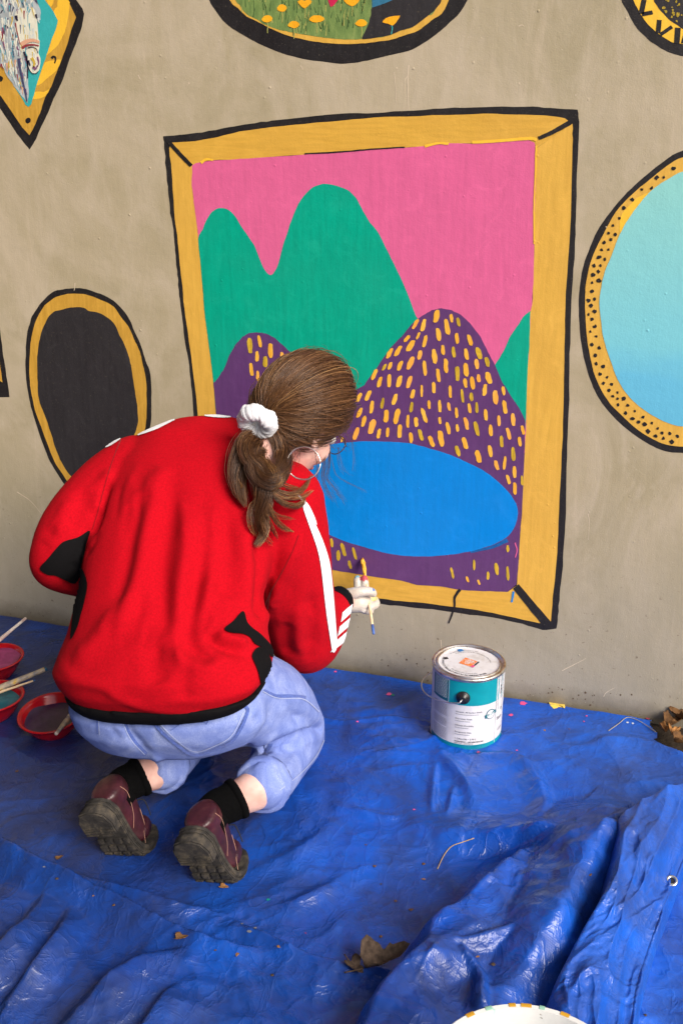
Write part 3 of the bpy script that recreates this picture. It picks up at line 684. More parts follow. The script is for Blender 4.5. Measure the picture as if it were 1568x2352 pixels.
def facets(X, Y, spacing, seed, ang=0.0, stretch=1.0, jit=.5):
    """creased-sheet relief: random heights joined by flat triangles, read off on a regular grid (X along columns, Y along rows)"""
    r_ = np.random.default_rng(seed)
    x0, x1, y0, y1 = X.min(), X.max(), Y.min(), Y.max()
    cx_, cy_ = (x0 + x1) / 2, (y0 + y1) / 2; rad = math.hypot(x1 - x0, y1 - y0) / 2 + spacing * 3
    c, s = math.cos(ang), math.sin(ang)
    us = np.arange(-rad / stretch, rad / stretch, spacing); vs = np.arange(-rad, rad, spacing)
    U, W = np.meshgrid(us, vs); U = (U + r_.uniform(-jit, jit, U.shape) * spacing).ravel(); W = (W + r_.uniform(-jit, jit, W.shape) * spacing).ravel()
    PX = cx_ + U * stretch * c - W * s; PY = cy_ + U * stretch * s + W * c
    m = (PX > x0 - spacing * 2 * stretch) & (PX < x1 + spacing * 2 * stretch) & (PY > y0 - spacing * 2 * stretch) & (PY < y1 + spacing * 2 * stretch)
    U, W, PX, PY = U[m], W[m], PX[m], PY[m]
    Hh = r_.normal(size=len(U)) * .6 + r_.choice([0, 0, 0, 1.3], size=len(U))
    _ov, _oe, tri, *_r = delaunay_2d_cdt([Vector((a, b)) for a, b in zip(U, W)], [], [], 0, 1e-7)
    out = np.zeros(X.shape); ny_, nx_ = X.shape
    dx = (x1 - x0) / (nx_ - 1); dy = (y1 - y0) / (ny_ - 1)
    for t in tri:
        a, b, d = t
        if max(a, b, d) >= len(U): continue
        ax, ay, bx, by, ex, ey = PX[a], PY[a], PX[b], PY[b], PX[d], PY[d]
        i0 = max(0, int((min(ax, bx, ex) - x0) / dx)); i1 = min(nx_ - 1, int((max(ax, bx, ex) - x0) / dx) + 1)
        j0 = max(0, int((min(ay, by, ey) - y0) / dy)); j1 = min(ny_ - 1, int((max(ay, by, ey) - y0) / dy) + 1)
        if i1 < i0 or j1 < j0: continue
        gx_ = x0 + np.arange(i0, i1 + 1) * dx; gy_ = (y0 + np.arange(j0, j1 + 1) * dy)[:, None]
        den = (by - ey) * (ax - ex) + (ex - bx) * (ay - ey)
        if abs(den) < 1e-14: continue
        l1 = ((by - ey) * (gx_ - ex) + (ex - bx) * (gy_ - ey)) / den; l2 = ((ey - ay) * (gx_ - ex) + (ax - ex) * (gy_ - ey)) / den; l3 = 1 - l1 - l2
        ins = (l1 >= -1e-6) & (l2 >= -1e-6) & (l3 >= -1e-6)
        sub = out[j0:j1 + 1, i0:i1 + 1]
        sub[ins] = (l1 * Hh[a] + l2 * Hh[b] + l3 * Hh[d])[ins]
    return out
def crest(L, zs):
    """picture points + heights -> smooth floor polyline"""
    pts = []
    for (p, z) in zip(L, zs):
        q = on_floor(p[0], p[1], z); pts.append((q.x, q.y, z))
    return catmull(pts, 4)
QZ = lambda L: [(784 + x * .5, 1568 + y * .5) for x, y in L]
RIDGES = []
def add_ridge(L, zs, wl, wr, pw=1.0, sharp=0.006):
    c = crest(L, zs); RIDGES.append((c, np.array([p[2] for p in c]), wl, wr, pw, sharp))
# C: outer flank of the bunched-up part; A: middle fold; ridge running left to right behind them
add_ridge(QZ([(860,770),(700,900),(560,1010),(470,1080),(420,1125),(395,1205),(330,1265),(250,1345),(190,1425),(150,1510),(110,1600)]), [.05,.075,.085,.085,.08,.085,.09,.095,.10,.10,.10], .34, .045, 1.0)
add_ridge(QZ([(1240,640),(1200,690),(1130,790),(1050,900),(1000,1010),(965,1110),(900,1220),(840,1330),(720,1440),(700,1520)]), [.10,.120,.120,.115,.115,.11,.10,.085,.08,.08], .10, .20, 1.1)
add_ridge(QZ([(250,640),(420,678),(600,690),(740,684),(900,684),(1080,675),(1200,640),(1300,600)]), [.004,.016,.03,.04,.055,.075,.10,.11], .10, .045, 1.0)
add_ridge(QZ([(1000,1040),(820,1130),(700,1170),(560,1210),(420,1230)]), [.10,.085,.09,.085,.07], .05, .06, 1.2)
add_ridge(QZ([(660,1460),(640,1330),(560,1240)]), [.10,.09,.085], .05, .05, 1.2)
# rolled lip crossing the lower left, and its tail
add_ridge([(-60,1905),(0,1933),(110,1990),(200,2030),(270,2060),(350,2105),(415,2135),(475,2160),(550,2182),(605,2192)], [.034,.034,.033,.031,.029,.028,.026,.023,.018,.006], .013, .075, 1.5)
add_ridge([(190,2020),(300,2050),(400,2080),(480,2098)], [.008,.018,.018,.007], .012, .05, 1.3)
add_ridge([(600,2150),(680,2190),(790,2225),(880,2240)], [.010,.016,.016,.008], .010, .08, 1.3)
add_ridge([(330,2352),(380,2290),(415,2270)], [.032,.028,.006], .02, .10, 1.2)
add_ridge([(-20,2215),(60,2120),(110,2060)], [.024,.028,.006], .02, .06, 1.2)
add_ridge([(20,2300),(110,2180),(165,2085)], [.02,.032,.008], .02, .05, 1.2)
add_ridge([(160,2352),(240,2260),(330,2200),(480,2180)], [.02,.032,.03,.008], .03, .09, 1.2)
# creases in front of the paint can and the middle field
add_ridge([(1000,1760),(997,1800),(992,1850),(990,1890)], [.003,.008,.01,.006], .012, .02, 1.5)
add_ridge([(1040,1820),(1030,1860),(1016,1905)], [.004,.010,.010], .02, .012, 1.5)
add_ridge([(1010,1740),(1060,1790),(1090,1850)], [.006,.014,.006], .035, .03, 1.4)
add_ridge([(1110,1740),(1200,1750),(1250,1830),(1240,1880)], [.008,.016,.02,.02], .03, .05, 1.4)
add_ridge([(1240,1700),(1330,1720),(1440,1700),(1560,1740)], [.004,.008,.008,.006], .03, .05, 1.4)
add_ridge([(780,1860),(860,1875),(940,1890)], [.006,.01,.006], .03, .02, 1.4)
add_ridge([(700,1640),(790,1660),(900,1655),(985,1660)], [.004,.006,.005,.004], .012, .015, 1.4)
add_ridge([(600,1990),(680,1960),(760,1900)], [.004,.010,.004], .03, .05, 1.4)
add_ridge([(640,2100),(720,2060),(800,2010)], [.006,.012,.005], .03, .05, 1.4)
# hollow where the sheet dips towards the lower middle
def ridge_h(x, y):
    h = np.zeros(x.shape)
    for c, zs, wl, wr, pw, sharp in RIDGES:
        d, t = poly_dist(x, y, c)
        H = np.interp(t, np.linspace(0, 1, len(zs)), zs)
        w = np.where(d > 0, wr, wl)
        u = np.abs(d) / w
        u = np.sqrt(u * u + 0.004) - 0.063
        f = np.clip(1 - u, 0, 1) ** pw
        f = f * f * (3 - 2 * f) * 0.35 + f * 0.65
        hh = H * f
        k = 0.004
        m = np.maximum(h, hh); h = m + k * np.exp(-np.abs(h - hh) / k) * 0.25 * (np.minimum(h, hh) > 1e-4)
    return h
FLAT = []        # places that carry things: (x, y, radius)
def flat_at(px, py, r):
    q = on_floor(px, py); FLAT.append((q.x, q.y, r))
flat_at(1070, 1660, .10); flat_at(20, 1530, .13); flat_at(20, 1620, .13); flat_at(125, 1640, .13)
flat_at(290, 1940, .12); flat_at(500, 2000, .12); flat_at(700, 1720, .14); flat_at(420, 1640, .2); flat_at(1220, 2420, .16)
def tarp_h(x, y):
    x = np.asarray(x, float); y = np.asarray(y, float)
    wx = x + 0.05 * perlin(x * 3.1, y * 3.1, 1); wy = y + 0.05 * perlin(x * 3.1 + 9, y * 3.1, 2)
    def rot(a, sx, sy):
        c, s = math.cos(a), math.sin(a)
        return (wx * c + wy * s) * sx, (-wx * s + wy * c) * sy
    n = 0
    for (a, sx, sy, am, sd) in ((0.6, 2.0, 5.5, .010, 3), (-0.5, 2.5, 6.0, .007, 4), (0.15, 4, 10, .0055, 5), (1.0, 5, 13, .0045, 6), (-0.9, 6, 15, .0035, 7), (0.4, 13, 26, .0018, 8), (-1.2, 12, 24, .0016, 10)):
        u, w = rot(a, sx, sy)
        mask = sstep(-.25, .35, perlin(x * 2.2 + sd * 3, y * 2.2, sd + 11))
        n = n + am * mask * (1 - np.abs(perlin(u, w, sd))) ** 3
    n = n * .95
    m1_ = sstep(-.35, .35, perlin(x * 1.9, y * 1.9, 41)); m2_ = sstep(-.2, .35, perlin(x * 2.6 + 5, y * 2.6, 42)); m3_ = sstep(-.25, .3, perlin(x * 3.3, y * 3.3 + 7, 43))
    e = .0050 * m1_ * facets(x, y, .10, 51, .5, 2.2) + .0026 * m2_ * facets(x, y, .052, 52, -.5, 1.8) + .0011 * m3_ * facets(x, y, .024, 53, .3, 1.7) + .0005 * facets(x, y, .014, 54, -.9, 1.5)
    ef = facets(x, y, .045, 55, 1.1, 1.6) * .006 + facets(x, y, .020, 56, .4, 1.5) * .0022
    r = ridge_h(x, y)
    h = n + e
    fl = np.zeros(x.shape)
    for fx, fy, fr in FLAT:
        fl = np.maximum(fl, 1 - sstep(fr * .6, fr * 1.3, np.hypot(x - fx, y - fy)))
    near_wall = sstep(-.16, -.02, y)
    damp = np.clip(1 - .85 * fl, 0, 1) * (1 - .8 * near_wall)
    h = h * damp
    lump = np.clip(r / .05, 0, 1)
    h = h * (1 + .25 * lump) + r
    h = h + lump * (ef + .006 * (1 - np.abs(perlin(wx * 9, wy * 6, 14))) ** 2)
    return h
MT = Mat('blue_tarp', rough=0.34, spec=0.55)
v = MT.coord('Object')
dirt = MT.noise(v, 3.2, 6, .68, .6)
dirt2 = MT.noise(MT.coord('Object', scale=(1, .45, 1), rot=(0, 0, R(30))), 7, 5, .65, 1.0)
c = MT.ramp(MT.noise(v, 2.0, 4), [(0.3, srgb(10, 70, 172)), (0.7, srgb(20, 92, 200))])
c = MT.mix(MT.ramp(dirt, [(0.46, 0.0), (0.68, 0.65)]), c, srgb(40, 46, 80))
c = MT.mix(MT.ramp(dirt2, [(0.50, 0.0), (0.72, 0.55)]), c, srgb(30, 34, 60))
speck = MT.ramp(MT.noise(v, 120, 3, .7), [(0.69, 0.0), (0.74, 0.6)])
c = MT.mix(MT.math('MULTIPLY', speck, MT.ramp(MT.noise(v, 5, 3), [(0.5, 0.0), (0.62, 1.0)])), c, srgb(98, 78, 66))
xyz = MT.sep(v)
left_dark = MT.math('ADD', MT.math('MULTIPLY', MT.math('ADD', xyz[0], MT.math('MULTIPLY', xyz[1], .55)), -.55), MT.math('MULTIPLY', MT.noise(v, 4.5, 6, .7, .8), 1.1))
c = MT.mix(MT.ramp(MT.math('MULTIPLY', left_dark, .5), [(.46, 0.0), (.74, .72)]), c, srgb(28, 34, 62))  # sheet gets darker towards the left and the foreground
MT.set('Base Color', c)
MT.set('Roughness', MT.ramp(dirt, [(0.35, 0.24), (0.7, 0.44)]))
def crease(vec, sc, w):
    n = MT.noise(vec, sc, 3, .5, .8)
    return MT.ramp(MT.math('ABSOLUTE', MT.math('SUBTRACT', n, .5)), [(0.0, 1.0), (w, 0.25), (w * 3, 0.0)])
hh = MT.math('ADD', MT.math('MULTIPLY', crease(MT.coord('Object', scale=(1, .55, 1), rot=(0, 0, R(35))), 16, .03), .8), MT.math('MULTIPLY', crease(MT.coord('Object', scale=(.6, 1, 1), rot=(0, 0, R(-20))), 31, .04), .55))
hh = MT.math('ADD', hh, MT.math('MULTIPLY', MT.noise(v, 30, 3, .5), .5))
b1 = MT.bump(hh, 0.30, 0.004)
weave = MT.math('MULTIPLY', MT.wave(v, 90, 'X'), MT.wave(v, 90, 'Y'))
MT.bump(weave, 0.14, 0.0009, b1)

TX0, TX1, TY0, TY1 = -2.15, 1.25, -2.05, -0.012
nx, ny = 900, 540
gx = np.linspace(TX0, TX1, nx); gy = np.linspace(TY0, TY1, ny)
GX, GY = np.meshgrid(gx, gy)
edge = -0.012 - 0.010 * (perlin(GX * 2.5, GX * 0 + 3.3, 20) + 0.4) - 0.004 * perlin(GX * 14, GX * 0, 21)
GYw = TY0 + (GY - TY0) * (edge - TY0) / (TY1 - TY0)
GZ = tarp_h(GX, GYw) + 0.002
GXw = GX - 0.10 * GZ * perlin(GX * 8, GYw * 8, 22)
tv = np.stack([GXw, GYw, GZ], -1).reshape(-1, 3)
idx = np.arange(nx * ny).reshape(ny, nx)
tf = np.stack([idx[:-1, :-1], idx[:-1, 1:], idx[1:, 1:], idx[1:, :-1]], -1).reshape(-1, 4)
# the sheet stops short of the wall at its right-hand end: earth and leaves show there
ce = on_floor(1502, 1640)
cx = (tv[tf][:, :, 0].mean(1)); cy = (tv[tf][:, :, 1].mean(1))
corner = (cx > ce.x + 0.01 * np.sin(cy * 60)) & (cy > -0.11 - (cx - ce.x) * 0.9 + .008 * np.sin(cx * 90))
tf = tf[~corner]
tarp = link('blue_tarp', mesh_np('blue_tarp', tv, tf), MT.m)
tag(tarp, 'crumpled dirty blue plastic tarp spread on the ground along the wall', 'tarp', kind='thing')

# ---- turned-back flap with its hemmed edge (right)
Dl = [(1428,1880,.12),(1426,1930,.125),(1422,1975,.125),(1402,2043,.125),(1374,2093,.122),(1344,2143,.118),(1314,2203,.112),(1294,2258,.106),(1288,2290,.10),(1302,2345,.10),(1315,2420,.09)]
El = [(1640,1790,.06),(1620,1890,.05),(1568,2008,.05),(1552,2052,.05),(1534,2098,.05),(1519,2140,.05),(1504,2178,.05),(1484,2243,.05),(1472,2290,.05),(1464,2330,.05),(1450,2420,.05)]
D3 = catmull([tuple(on_floor(x, y, z)) for x, y, z in Dl], 14); E3 = catmull([tuple(on_floor(x, y, z)) for x, y, z in El], 14)
nU = 90; rows = []
for i, (a, b) in enumerate(zip(D3, E3)):
    a = np.array(a); b = np.array(b); s = i / (len(D3) - 1)
    row = []
    side = a - b; side[2] = 0; side /= np.linalg.norm(side)
    for k in range(10, 0, -1):            # inner wall of the fold, dropping to the sheet below
        q = k / 10
        p = a + side * (0.035 * math.sin(q * 1.9)) ; p[2] = a[2] * (1 - q ** 1.5) + 0.004
        row.append(p)
    for k in range(nU + 1):
        q = k / nU
        p = a + (b - a) * q
        p[2] = a[2] + (b[2] - a[2]) * (q ** 1.1) + 0.018 * math.sin(math.pi * min(1, q * 1.25)) * (0.6 + 0.4 * math.sin(s * 9 + 1))
        row.append(p)
    for k in range(1, 7):                 # hem rolls under
        q = k / 6
        p = b - side * 0.004 * math.sin(q * math.pi * .9); p[2] = b[2] - 0.006 * q
        row.append(p)
    for k in range(1, 5):
        q = k / 4
        p = b + side * (.02 * q); p[2] = b[2] - .006 - .03 * q
        row.append(p)
    rows.append(row)
FV = np.array(rows)
sx, sy = FV[..., 0], FV[..., 1]
nu = FV.shape[1]
uu = np.linspace(0, 1, nu)[None, :] + 0 * sx
vv = np.linspace(0, 1, FV.shape[0])[:, None] + 0 * sx
dz = .014 * (1 - np.abs(perlin(uu * 2.2 + vv * 1.2, vv * 2.4, 30))) ** 3 + .008 * (1 - np.abs(perlin(uu * 4.5 - vv * 2, vv * 4 + 3, 31))) ** 3 + .0042 * facets(uu * .24, vv * .85, .07, 61, 1.2, 2.0) + .0022 * facets(uu * .24, vv * .85, .03, 62, .6, 1.6) + .0010 * facets(uu * .24, vv * .85, .014, 63, -.3, 1.3)
hemline = np.exp(-((uu - .835) / .006) ** 2)
dz = dz * sstep(0, .12, uu) * (1 - sstep(.86, .93, uu)) - .002 * hemline
FV[..., 2] += dz
fi = np.arange(FV.shape[0] * nu).reshape(FV.shape[0], nu)
ff = np.stack([fi[:-1, :-1], fi[1:, :-1], fi[1:, 1:], fi[:-1, 1:]], -1).reshape(-1, 4)
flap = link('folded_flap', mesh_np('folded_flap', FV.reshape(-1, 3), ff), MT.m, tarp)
flap['label'] = 'shiny folded-back edge of the tarp with a metal eyelet'
MSTEEL = Mat('bright_metal', (0.72, 0.70, 0.66), rough=0.3, metal=1.0).m
# eyelet
gp = on_floor(1541, 2025, 0.06)
flap_bvh = BVHTree.FromPolygons([Vector(p) for p in FV.reshape(-1, 3)], [tuple(f) for f in ff])
hit = flap_bvh.ray_cast(CAM_P, (gp - CAM_P).normalized())
gl, gn = (hit[0], hit[1]) if hit[0] is not None else (gp, Vector((0, 0, 1)))
gn = (Vector((0, 0, 1)) + (CAM_P - gl).normalized() * .8).normalized()
V, F = [], []
for i in range(28):
    a = 2 * math.pi * i / 28
    for k in range(8):
        b = 2 * math.pi * k / 8
        r = 0.0085 + 0.0028 * math.cos(b)
        V.append(Vector((r * math.cos(a), r * math.sin(a), 0.0018 * math.sin(b))))
for i in range(28):
    for k in range(8):
        F.append((i * 8 + k, ((i + 1) % 28) * 8 + k, ((i + 1) % 28) * 8 + (k + 1) % 8, i * 8 + (k + 1) % 8))
mt = Matrix.Translation(gl + gn * 0.004) @ gn.to_track_quat('Z', 'Y').to_matrix().to_4x4()
link('metal_eyelet', mesh_from('metal_eyelet', [mt @ p for p in V], F), MSTEEL, tarp)
V, F = [], []
for k in range(20): V.append(mt @ Vector((.0072 * math.cos(2 * math.pi * k / 20), .0072 * math.sin(2 * math.pi * k / 20), -0.0008)))
link('eyelet_hole', mesh_from('eyelet_hole', V, [tuple(range(20))], False), Mat('dark_gap', (.01, .012, .02), .9).m, tarp)

# ---- paint splashes dried on the sheet
tarp_bvh = BVHTree.FromPolygons([Vector(p) for p in tv.tolist()], [tuple(f) for f in tf.tolist()])
def on_tarp(px, py):
    h = tarp_bvh.ray_cast(CAM_P, ray(px, py).normalized())
    return h[0] if h[0] is not None else on_floor(px, py)
def floor_z(x, y):
    h = tarp_bvh.ray_cast(Vector((x, y, 1)), Vector((0, 0, -1)))
    return h[0].z if h[0] is not None else 0.0
def splat_pts(pts, name, mat):
    cx_ = sum(p[0] for p in pts) / len(pts); cy_ = sum(p[1] for p in pts) / len(pts)
    V = []; F = []; n = len(pts); ks = (1.0, .8, .55, .3)
    for k in ks:
        for p in pts:
            q = on_tarp(cx_ + (p[0] - cx_) * k, cy_ + (p[1] - cy_) * k); V.append(q + Vector((0, 0, .0010)))
    V.append(on_tarp(cx_, cy_) + Vector((0, 0, .0010)))
    for j in range(len(ks) - 1):
        for i in range(n): F.append((j * n + i, j * n + (i + 1) % n, (j + 1) * n + (i + 1) % n, (j + 1) * n + i))
    for i in range(n): F.append(((len(ks) - 1) * n + i, (len(ks) - 1) * n + (i + 1) % n, len(V) - 1))
    return link(name, mesh_from(name, V, F), mat, tarp)
S_PINK = Mat('dried_pink_paint', srgb(214, 78, 138), .45).m; S_YEL = Mat('dried_yellow_paint', srgb(238, 206, 92), .5).m
S_GRN = Mat('dried_green_paint', srgb(10, 140, 112), .45).m; S_WHT = Mat('dried_white_paint', srgb(196, 204, 220), .5).m
S_DST = Mat('dried_mud', srgb(112, 112, 122), .8).m
S_RED = Mat('dried_red_paint', srgb(196, 58, 92), .5).m
yl = lin([(1258, 1607), (1285, 1610), (1297, 1613), (1296, 1628), (1283, 1625), (1270, 1629), (1262, 1620)], 3)
splat_pts([(x + random.uniform(-1.2, 1.2), y + random.uniform(-1.2, 1.2)) for x, y in yl], 'yellow_paint_patch', S_YEL)
for i, (x, y, r, m_) in enumerate([(893,1595,6,S_PINK),(902,1597,4,S_GRN),(1201,1616,8,S_PINK),(1173,1643,5,S_PINK),(680,1548,6,S_GRN),(770,1543,3,S_PINK),(1368,1626,5,S_RED),(1386,1627,5,S_RED),(1433,1636,5,S_RED),(1482,1644,4,S_RED),(1487,1650,5,S_RED),(1346,1645,2.5,S_PINK),(1098,1728,4,S_PINK),(1186,1724,2.5,S_PINK),(376,1775,10,S_GRN),(616,2067,4,S_GRN),(702,2144,2,S_RED),(1340,1658,2,S_PINK),(821,1658,3,S_PINK),(572,2140,6,S_DST),(556,2122,3,S_DST),(586,2132,4,S_DST),(102,1992,3,S_DST),(950,1860,3,S_PINK),(1440,1660,3,S_WHT),(1452,1662,3,S_WHT),(1320,1885,2,S_GRN)]):
    splat_pts([(p[0], y + (p[1] - y) * .55) for p in blob(x, y, r, i, 11, .3)], 'paint_splash', m_)
# ================================================================== PERSON kneeling at the wall
person = empty('person', tuple(on_floor(560, 1790, 0.0)), 'person in red track jacket and light jeans kneeling on the tarp, painting the wall', 'person')
A = at_depth
def eval_mesh(o):
    dg = bpy.context.evaluated_depsgraph_get()
    return bpy.data.meshes.new_from_object(o.evaluated_get(dg))
def union_mesh(name, shells, voxel=0.006, smooth=6, factor=0.5, subsurf=0):
    """grow one continuous surface round overlapping closed shells"""
    V, F = [], []
    for sv, sf in shells:
        b = len(V); V += [tuple(p) for p in sv]; F += [tuple(b + i for i in f) for f in sf]
    me = mesh_from(name + '_tmp', V, F)
    bm = bmesh.new(); bm.from_mesh(me); bmesh.ops.recalc_face_normals(bm, faces=bm.faces); bm.to_mesh(me); bm.free()
    o = bpy.data.objects.new(name + '_tmp', me); COL.objects.link(o)
    m = o.modifiers.new('r', 'REMESH'); m.mode = 'VOXEL'; m.voxel_size = voxel; m.use_smooth_shade = True
    s = o.modifiers.new('s', 'SMOOTH'); s.iterations = smooth; s.factor = factor
    if subsurf:
        ss = o.modifiers.new('u', 'SUBSURF'); ss.levels = subsurf; ss.render_levels = subsurf
    bpy.context.view_layer.update()
    out = eval_mesh(o); out.name = name
    bpy.data.objects.remove(o); bpy.data.meshes.remove(me)
    out.materials.clear()
    out.polygons.foreach_set('use_smooth', [True] * len(out.polygons))
    return out
def ring_loft(rings, n=40, closed_ends=True):
    V, F = [], []
    for ring in rings:
        for p in ring: V.append(p)
    m = len(rings)
    for i in range(m - 1):
        for k in range(n):
            k2 = (k + 1) % n
            F.append((i * n + k, i * n + k2, (i + 1) * n + k2, (i + 1) * n + k))
    if closed_ends:
        F.append(tuple(reversed(range(n)))); F.append(tuple((m - 1) * n + k for k in range(n)))
    return V, F
def body_ring(L, Rr, bb, bf, elev, n=40, sq=2.4):
    """cross-section from its left and right silhouette points; bb/bf: depth to back and front; elev: tilt of the back direction"""
    l = A(*L); r = A(*Rr); c = (l + r) / 2; ax = (l - r) / 2
    h = Vector((ax.x, ax.y, 0)).normalized()
    back = Vector((h.y, -h.x, 0))
    if back.dot(CAM_P - c) < 0: back = -back
    back = (back * math.cos(R(elev)) + Vector((0, 0, 1)) * math.sin(R(elev)))
    back = (back - ax.normalized() * back.dot(ax.normalized())).normalized()
    out = []
    for k in range(n):
        a = 2 * math.pi * k / n
        ca, sa = math.cos(a), math.sin(a)
        u = math.copysign(abs(ca) ** (2 / sq), ca); w = math.copysign(abs(sa) ** (2 / sq), sa)
        out.append(c + ax * u + back * (w * (bb if w > 0 else bf)))
    return out
def limb(pts, radii, n=6, sides=20, flat=None):
    """tapered limb through world points with rounded ends"""
    q = catmull([(*p, r) for p, r in zip(pts, radii)], n)
    P = [Vector(x[:3]) for x in q]; rr = [float(x[3]) for x in q]
    d0 = (P[0] - P[1]).normalized(); d1 = (P[-1] - P[-2]).normalized()
    pre = [(P[0] + d0 * rr[0] * s, rr[0] * c) for s, c in ((.92, .35), (.7, .7), (.35, .93))]
    post = [(P[-1] + d1 * rr[-1] * s, rr[-1] * c) for s, c in ((.35, .93), (.7, .7), (.92, .35))]
    P = [a for a, _ in pre] + P + [a for a, _ in post]; rr = [b for _, b in pre] + rr + [b for _, b in post]
    return tube_data(P, rr, sides)
def ball(c, rad, mtx=None, n=20, m=12):
    V, F = lathe_data([(0, -1)] + [(math.cos(R(-90 + 180 * i / m)), math.sin(R(-90 + 180 * i / m))) for i in range(1, m)] + [(0, 1)], n)
    S = Matrix.Diagonal((*rad, 1)) if hasattr(rad, '__len__') else Matrix.Diagonal((rad, rad, rad, 1))
    T = Matrix.Translation(c) @ (mtx.to_4x4() if mtx is not None else Matrix.Identity(4)) @ S
    return [T @ p for p in V], F
def verts_np(me):
    a = np.empty(len(me.vertices) * 3, np.float32); me.vertices.foreach_get('co', a); return a.reshape(-1, 3).astype(float)
def norms_np(me):
    a = np.empty(len(me.vertices) * 3, np.float32); me.vertices.foreach_get('normal', a); return a.reshape(-1, 3).astype(float)
def bvh_of(me):
    return BVHTree.FromPolygons([v.co.copy() for v in me.vertices], [tuple(p.vertices) for p in me.polygons])
def px_of(V):
    q = (V - np.array(CAM_P)) @ np.array(CAM_R)
    return 784 + F_PX * q[:, 0] / -q[:, 2], 1176 - F_PX * q[:, 1] / -q[:, 2], -q[:, 2]
def hit_or_near(bvh, px, py, d_guess):
    h = bvh.ray_cast(CAM_P, ray(px, py).normalized())
    if h[0] is not None: return h[0], h[1]
    h = bvh.find_nearest(A(px, py, d_guess)); return h[0], h[1]
def fold_disp(me, folds, guess=2.05, noise_amp=0.0, noise_scale=9.0, seed=0.0):
    """push folds into cloth: each fold = (picture polyline, height, width) laid on the surface"""
    bvh = bvh_of(me)
    V = verts_np(me); N = norms_np(me)
    disp = np.zeros(len(V))
    for pts, amp, wid in folds:
        L = []
        for p in catmull(pts, 5) if len(pts) > 2 else pts:
            q, _n = hit_or_near(bvh, p[0], p[1], guess); L.append(q)
        L = np.array(L)
        lo = L.min(0) - wid * 3; hi = L.max(0) + wid * 3
        m = np.all((V > lo) & (V < hi), axis=1)
        if not m.any(): continue
        X = V[m]; best = np.full(len(X), 1e9); tb = np.zeros(len(X)); ns = len(L) - 1
        for i in range(ns):
            a = L[i]; d = L[i + 1] - a; L2 = d @ d + 1e-12
            t = np.clip(((X - a) @ d) / L2, 0, 1)
            dd = np.linalg.norm(X - (a + t[:, None] * d), axis=1)
            k = dd < best; best[k] = dd[k]; tb[k] = (i + t[k]) / ns
        env = np.clip(np.minimum(tb, 1 - tb) * 5 + .12, 0, 1)
        disp[m] += amp * env * np.exp(-(best / wid) ** 2)
    if noise_amp:
        for i, v in enumerate(V):
            p = Vector(v) * noise_scale
            disp[i] += noise_amp * (mnoise.noise(p + Vector((seed, 0, 0))) + .5 * mnoise.noise(p * 2.3 + Vector((0, seed, 0))))
    V = V + N * disp[:, None]
    me.vertices.foreach_set('co', V.astype(np.float32).ravel()); me.update()
def project_patch(name, pts, bvh, mat, parent, off=0.0012, step=6.0, guess=2.05, smooth_n=4, maxedge=0.05, drop=False):
    """a panel of cloth lying on another surface: outline in picture points, dropped onto the surface"""
    P = catmull(pts, smooth_n, closed=True) if smooth_n > 1 else [np.array(p, float) for p in pts]
    P = [Vector((p[0], p[1])) for p in P]
    xs = [p.x for p in P]; ys = [p.y for p in P]
    inner = []
    def inside(x, y):
        c = False; n = len(P); j = n - 1
        for i in range(n):
            if (P[i].y > y) != (P[j].y > y) and x < (P[j].x - P[i].x) * (y - P[i].y) / (P[j].y - P[i].y + 1e-12) + P[i].x: c = not c
            j = i
        return c
    x = min(xs) + step * .5
    while x < max(xs):
        y = min(ys) + step * .5
        while y < max(ys):
            if inside(x, y) and min((p - Vector((x, y))).length for p in P) > step * .45: inner.append(Vector((x, y)))
            y += step
        x += step
    n = len(P)
    ov, oe, of, *_ = delaunay_2d_cdt(P + inner, [], [list(range(n))], 1, 1e-4)
    V = []; miss = []
    for q in ov:
        miss.append(drop and bvh.ray_cast(CAM_P, ray(q.x, q.y).normalized())[0] is None)
        p, nn = hit_or_near(bvh, q.x, q.y, guess)
        if nn.dot(CAM_P - p) < 0: nn = -nn
        V.append(p + nn * off)
    F = []
    for f in of:
        a, b, c = (V[i] for i in f)
        if max((a - b).length, (b - c).length, (c - a).length) > maxedge or any(miss[i] for i in f): continue
        nn = (b - a).cross(c - a)
        F.append(tuple(f) if nn.dot(CAM_P - a) > 0 else tuple(reversed(f)))
    me = mesh_from(name, V, F)
    bm = bmesh.new(); bm.from_mesh(me); bm.faces.ensure_lookup_table()
    seen, best = set(), []
    for f in bm.faces:
        if f.index in seen: continue
        st, isl = [f], []
        seen.add(f.index)
        while st:
            g = st.pop(); isl.append(g)
            for e in g.edges:
                for h in e.link_faces:
                    if h.index not in seen: seen.add(h.index); st.append(h)
        if len(isl) > len(best): best = isl
    kp = set(f.index for f in best)
    bmesh.ops.delete(bm, geom=[f for f in bm.faces if f.index not in kp], context='FACES')
    bmesh.ops.delete(bm, geom=[q for q in bm.verts if not q.link_faces], context='VERTS')
    bm.to_mesh(me); bm.free()
    return link(name, me, mat, parent)

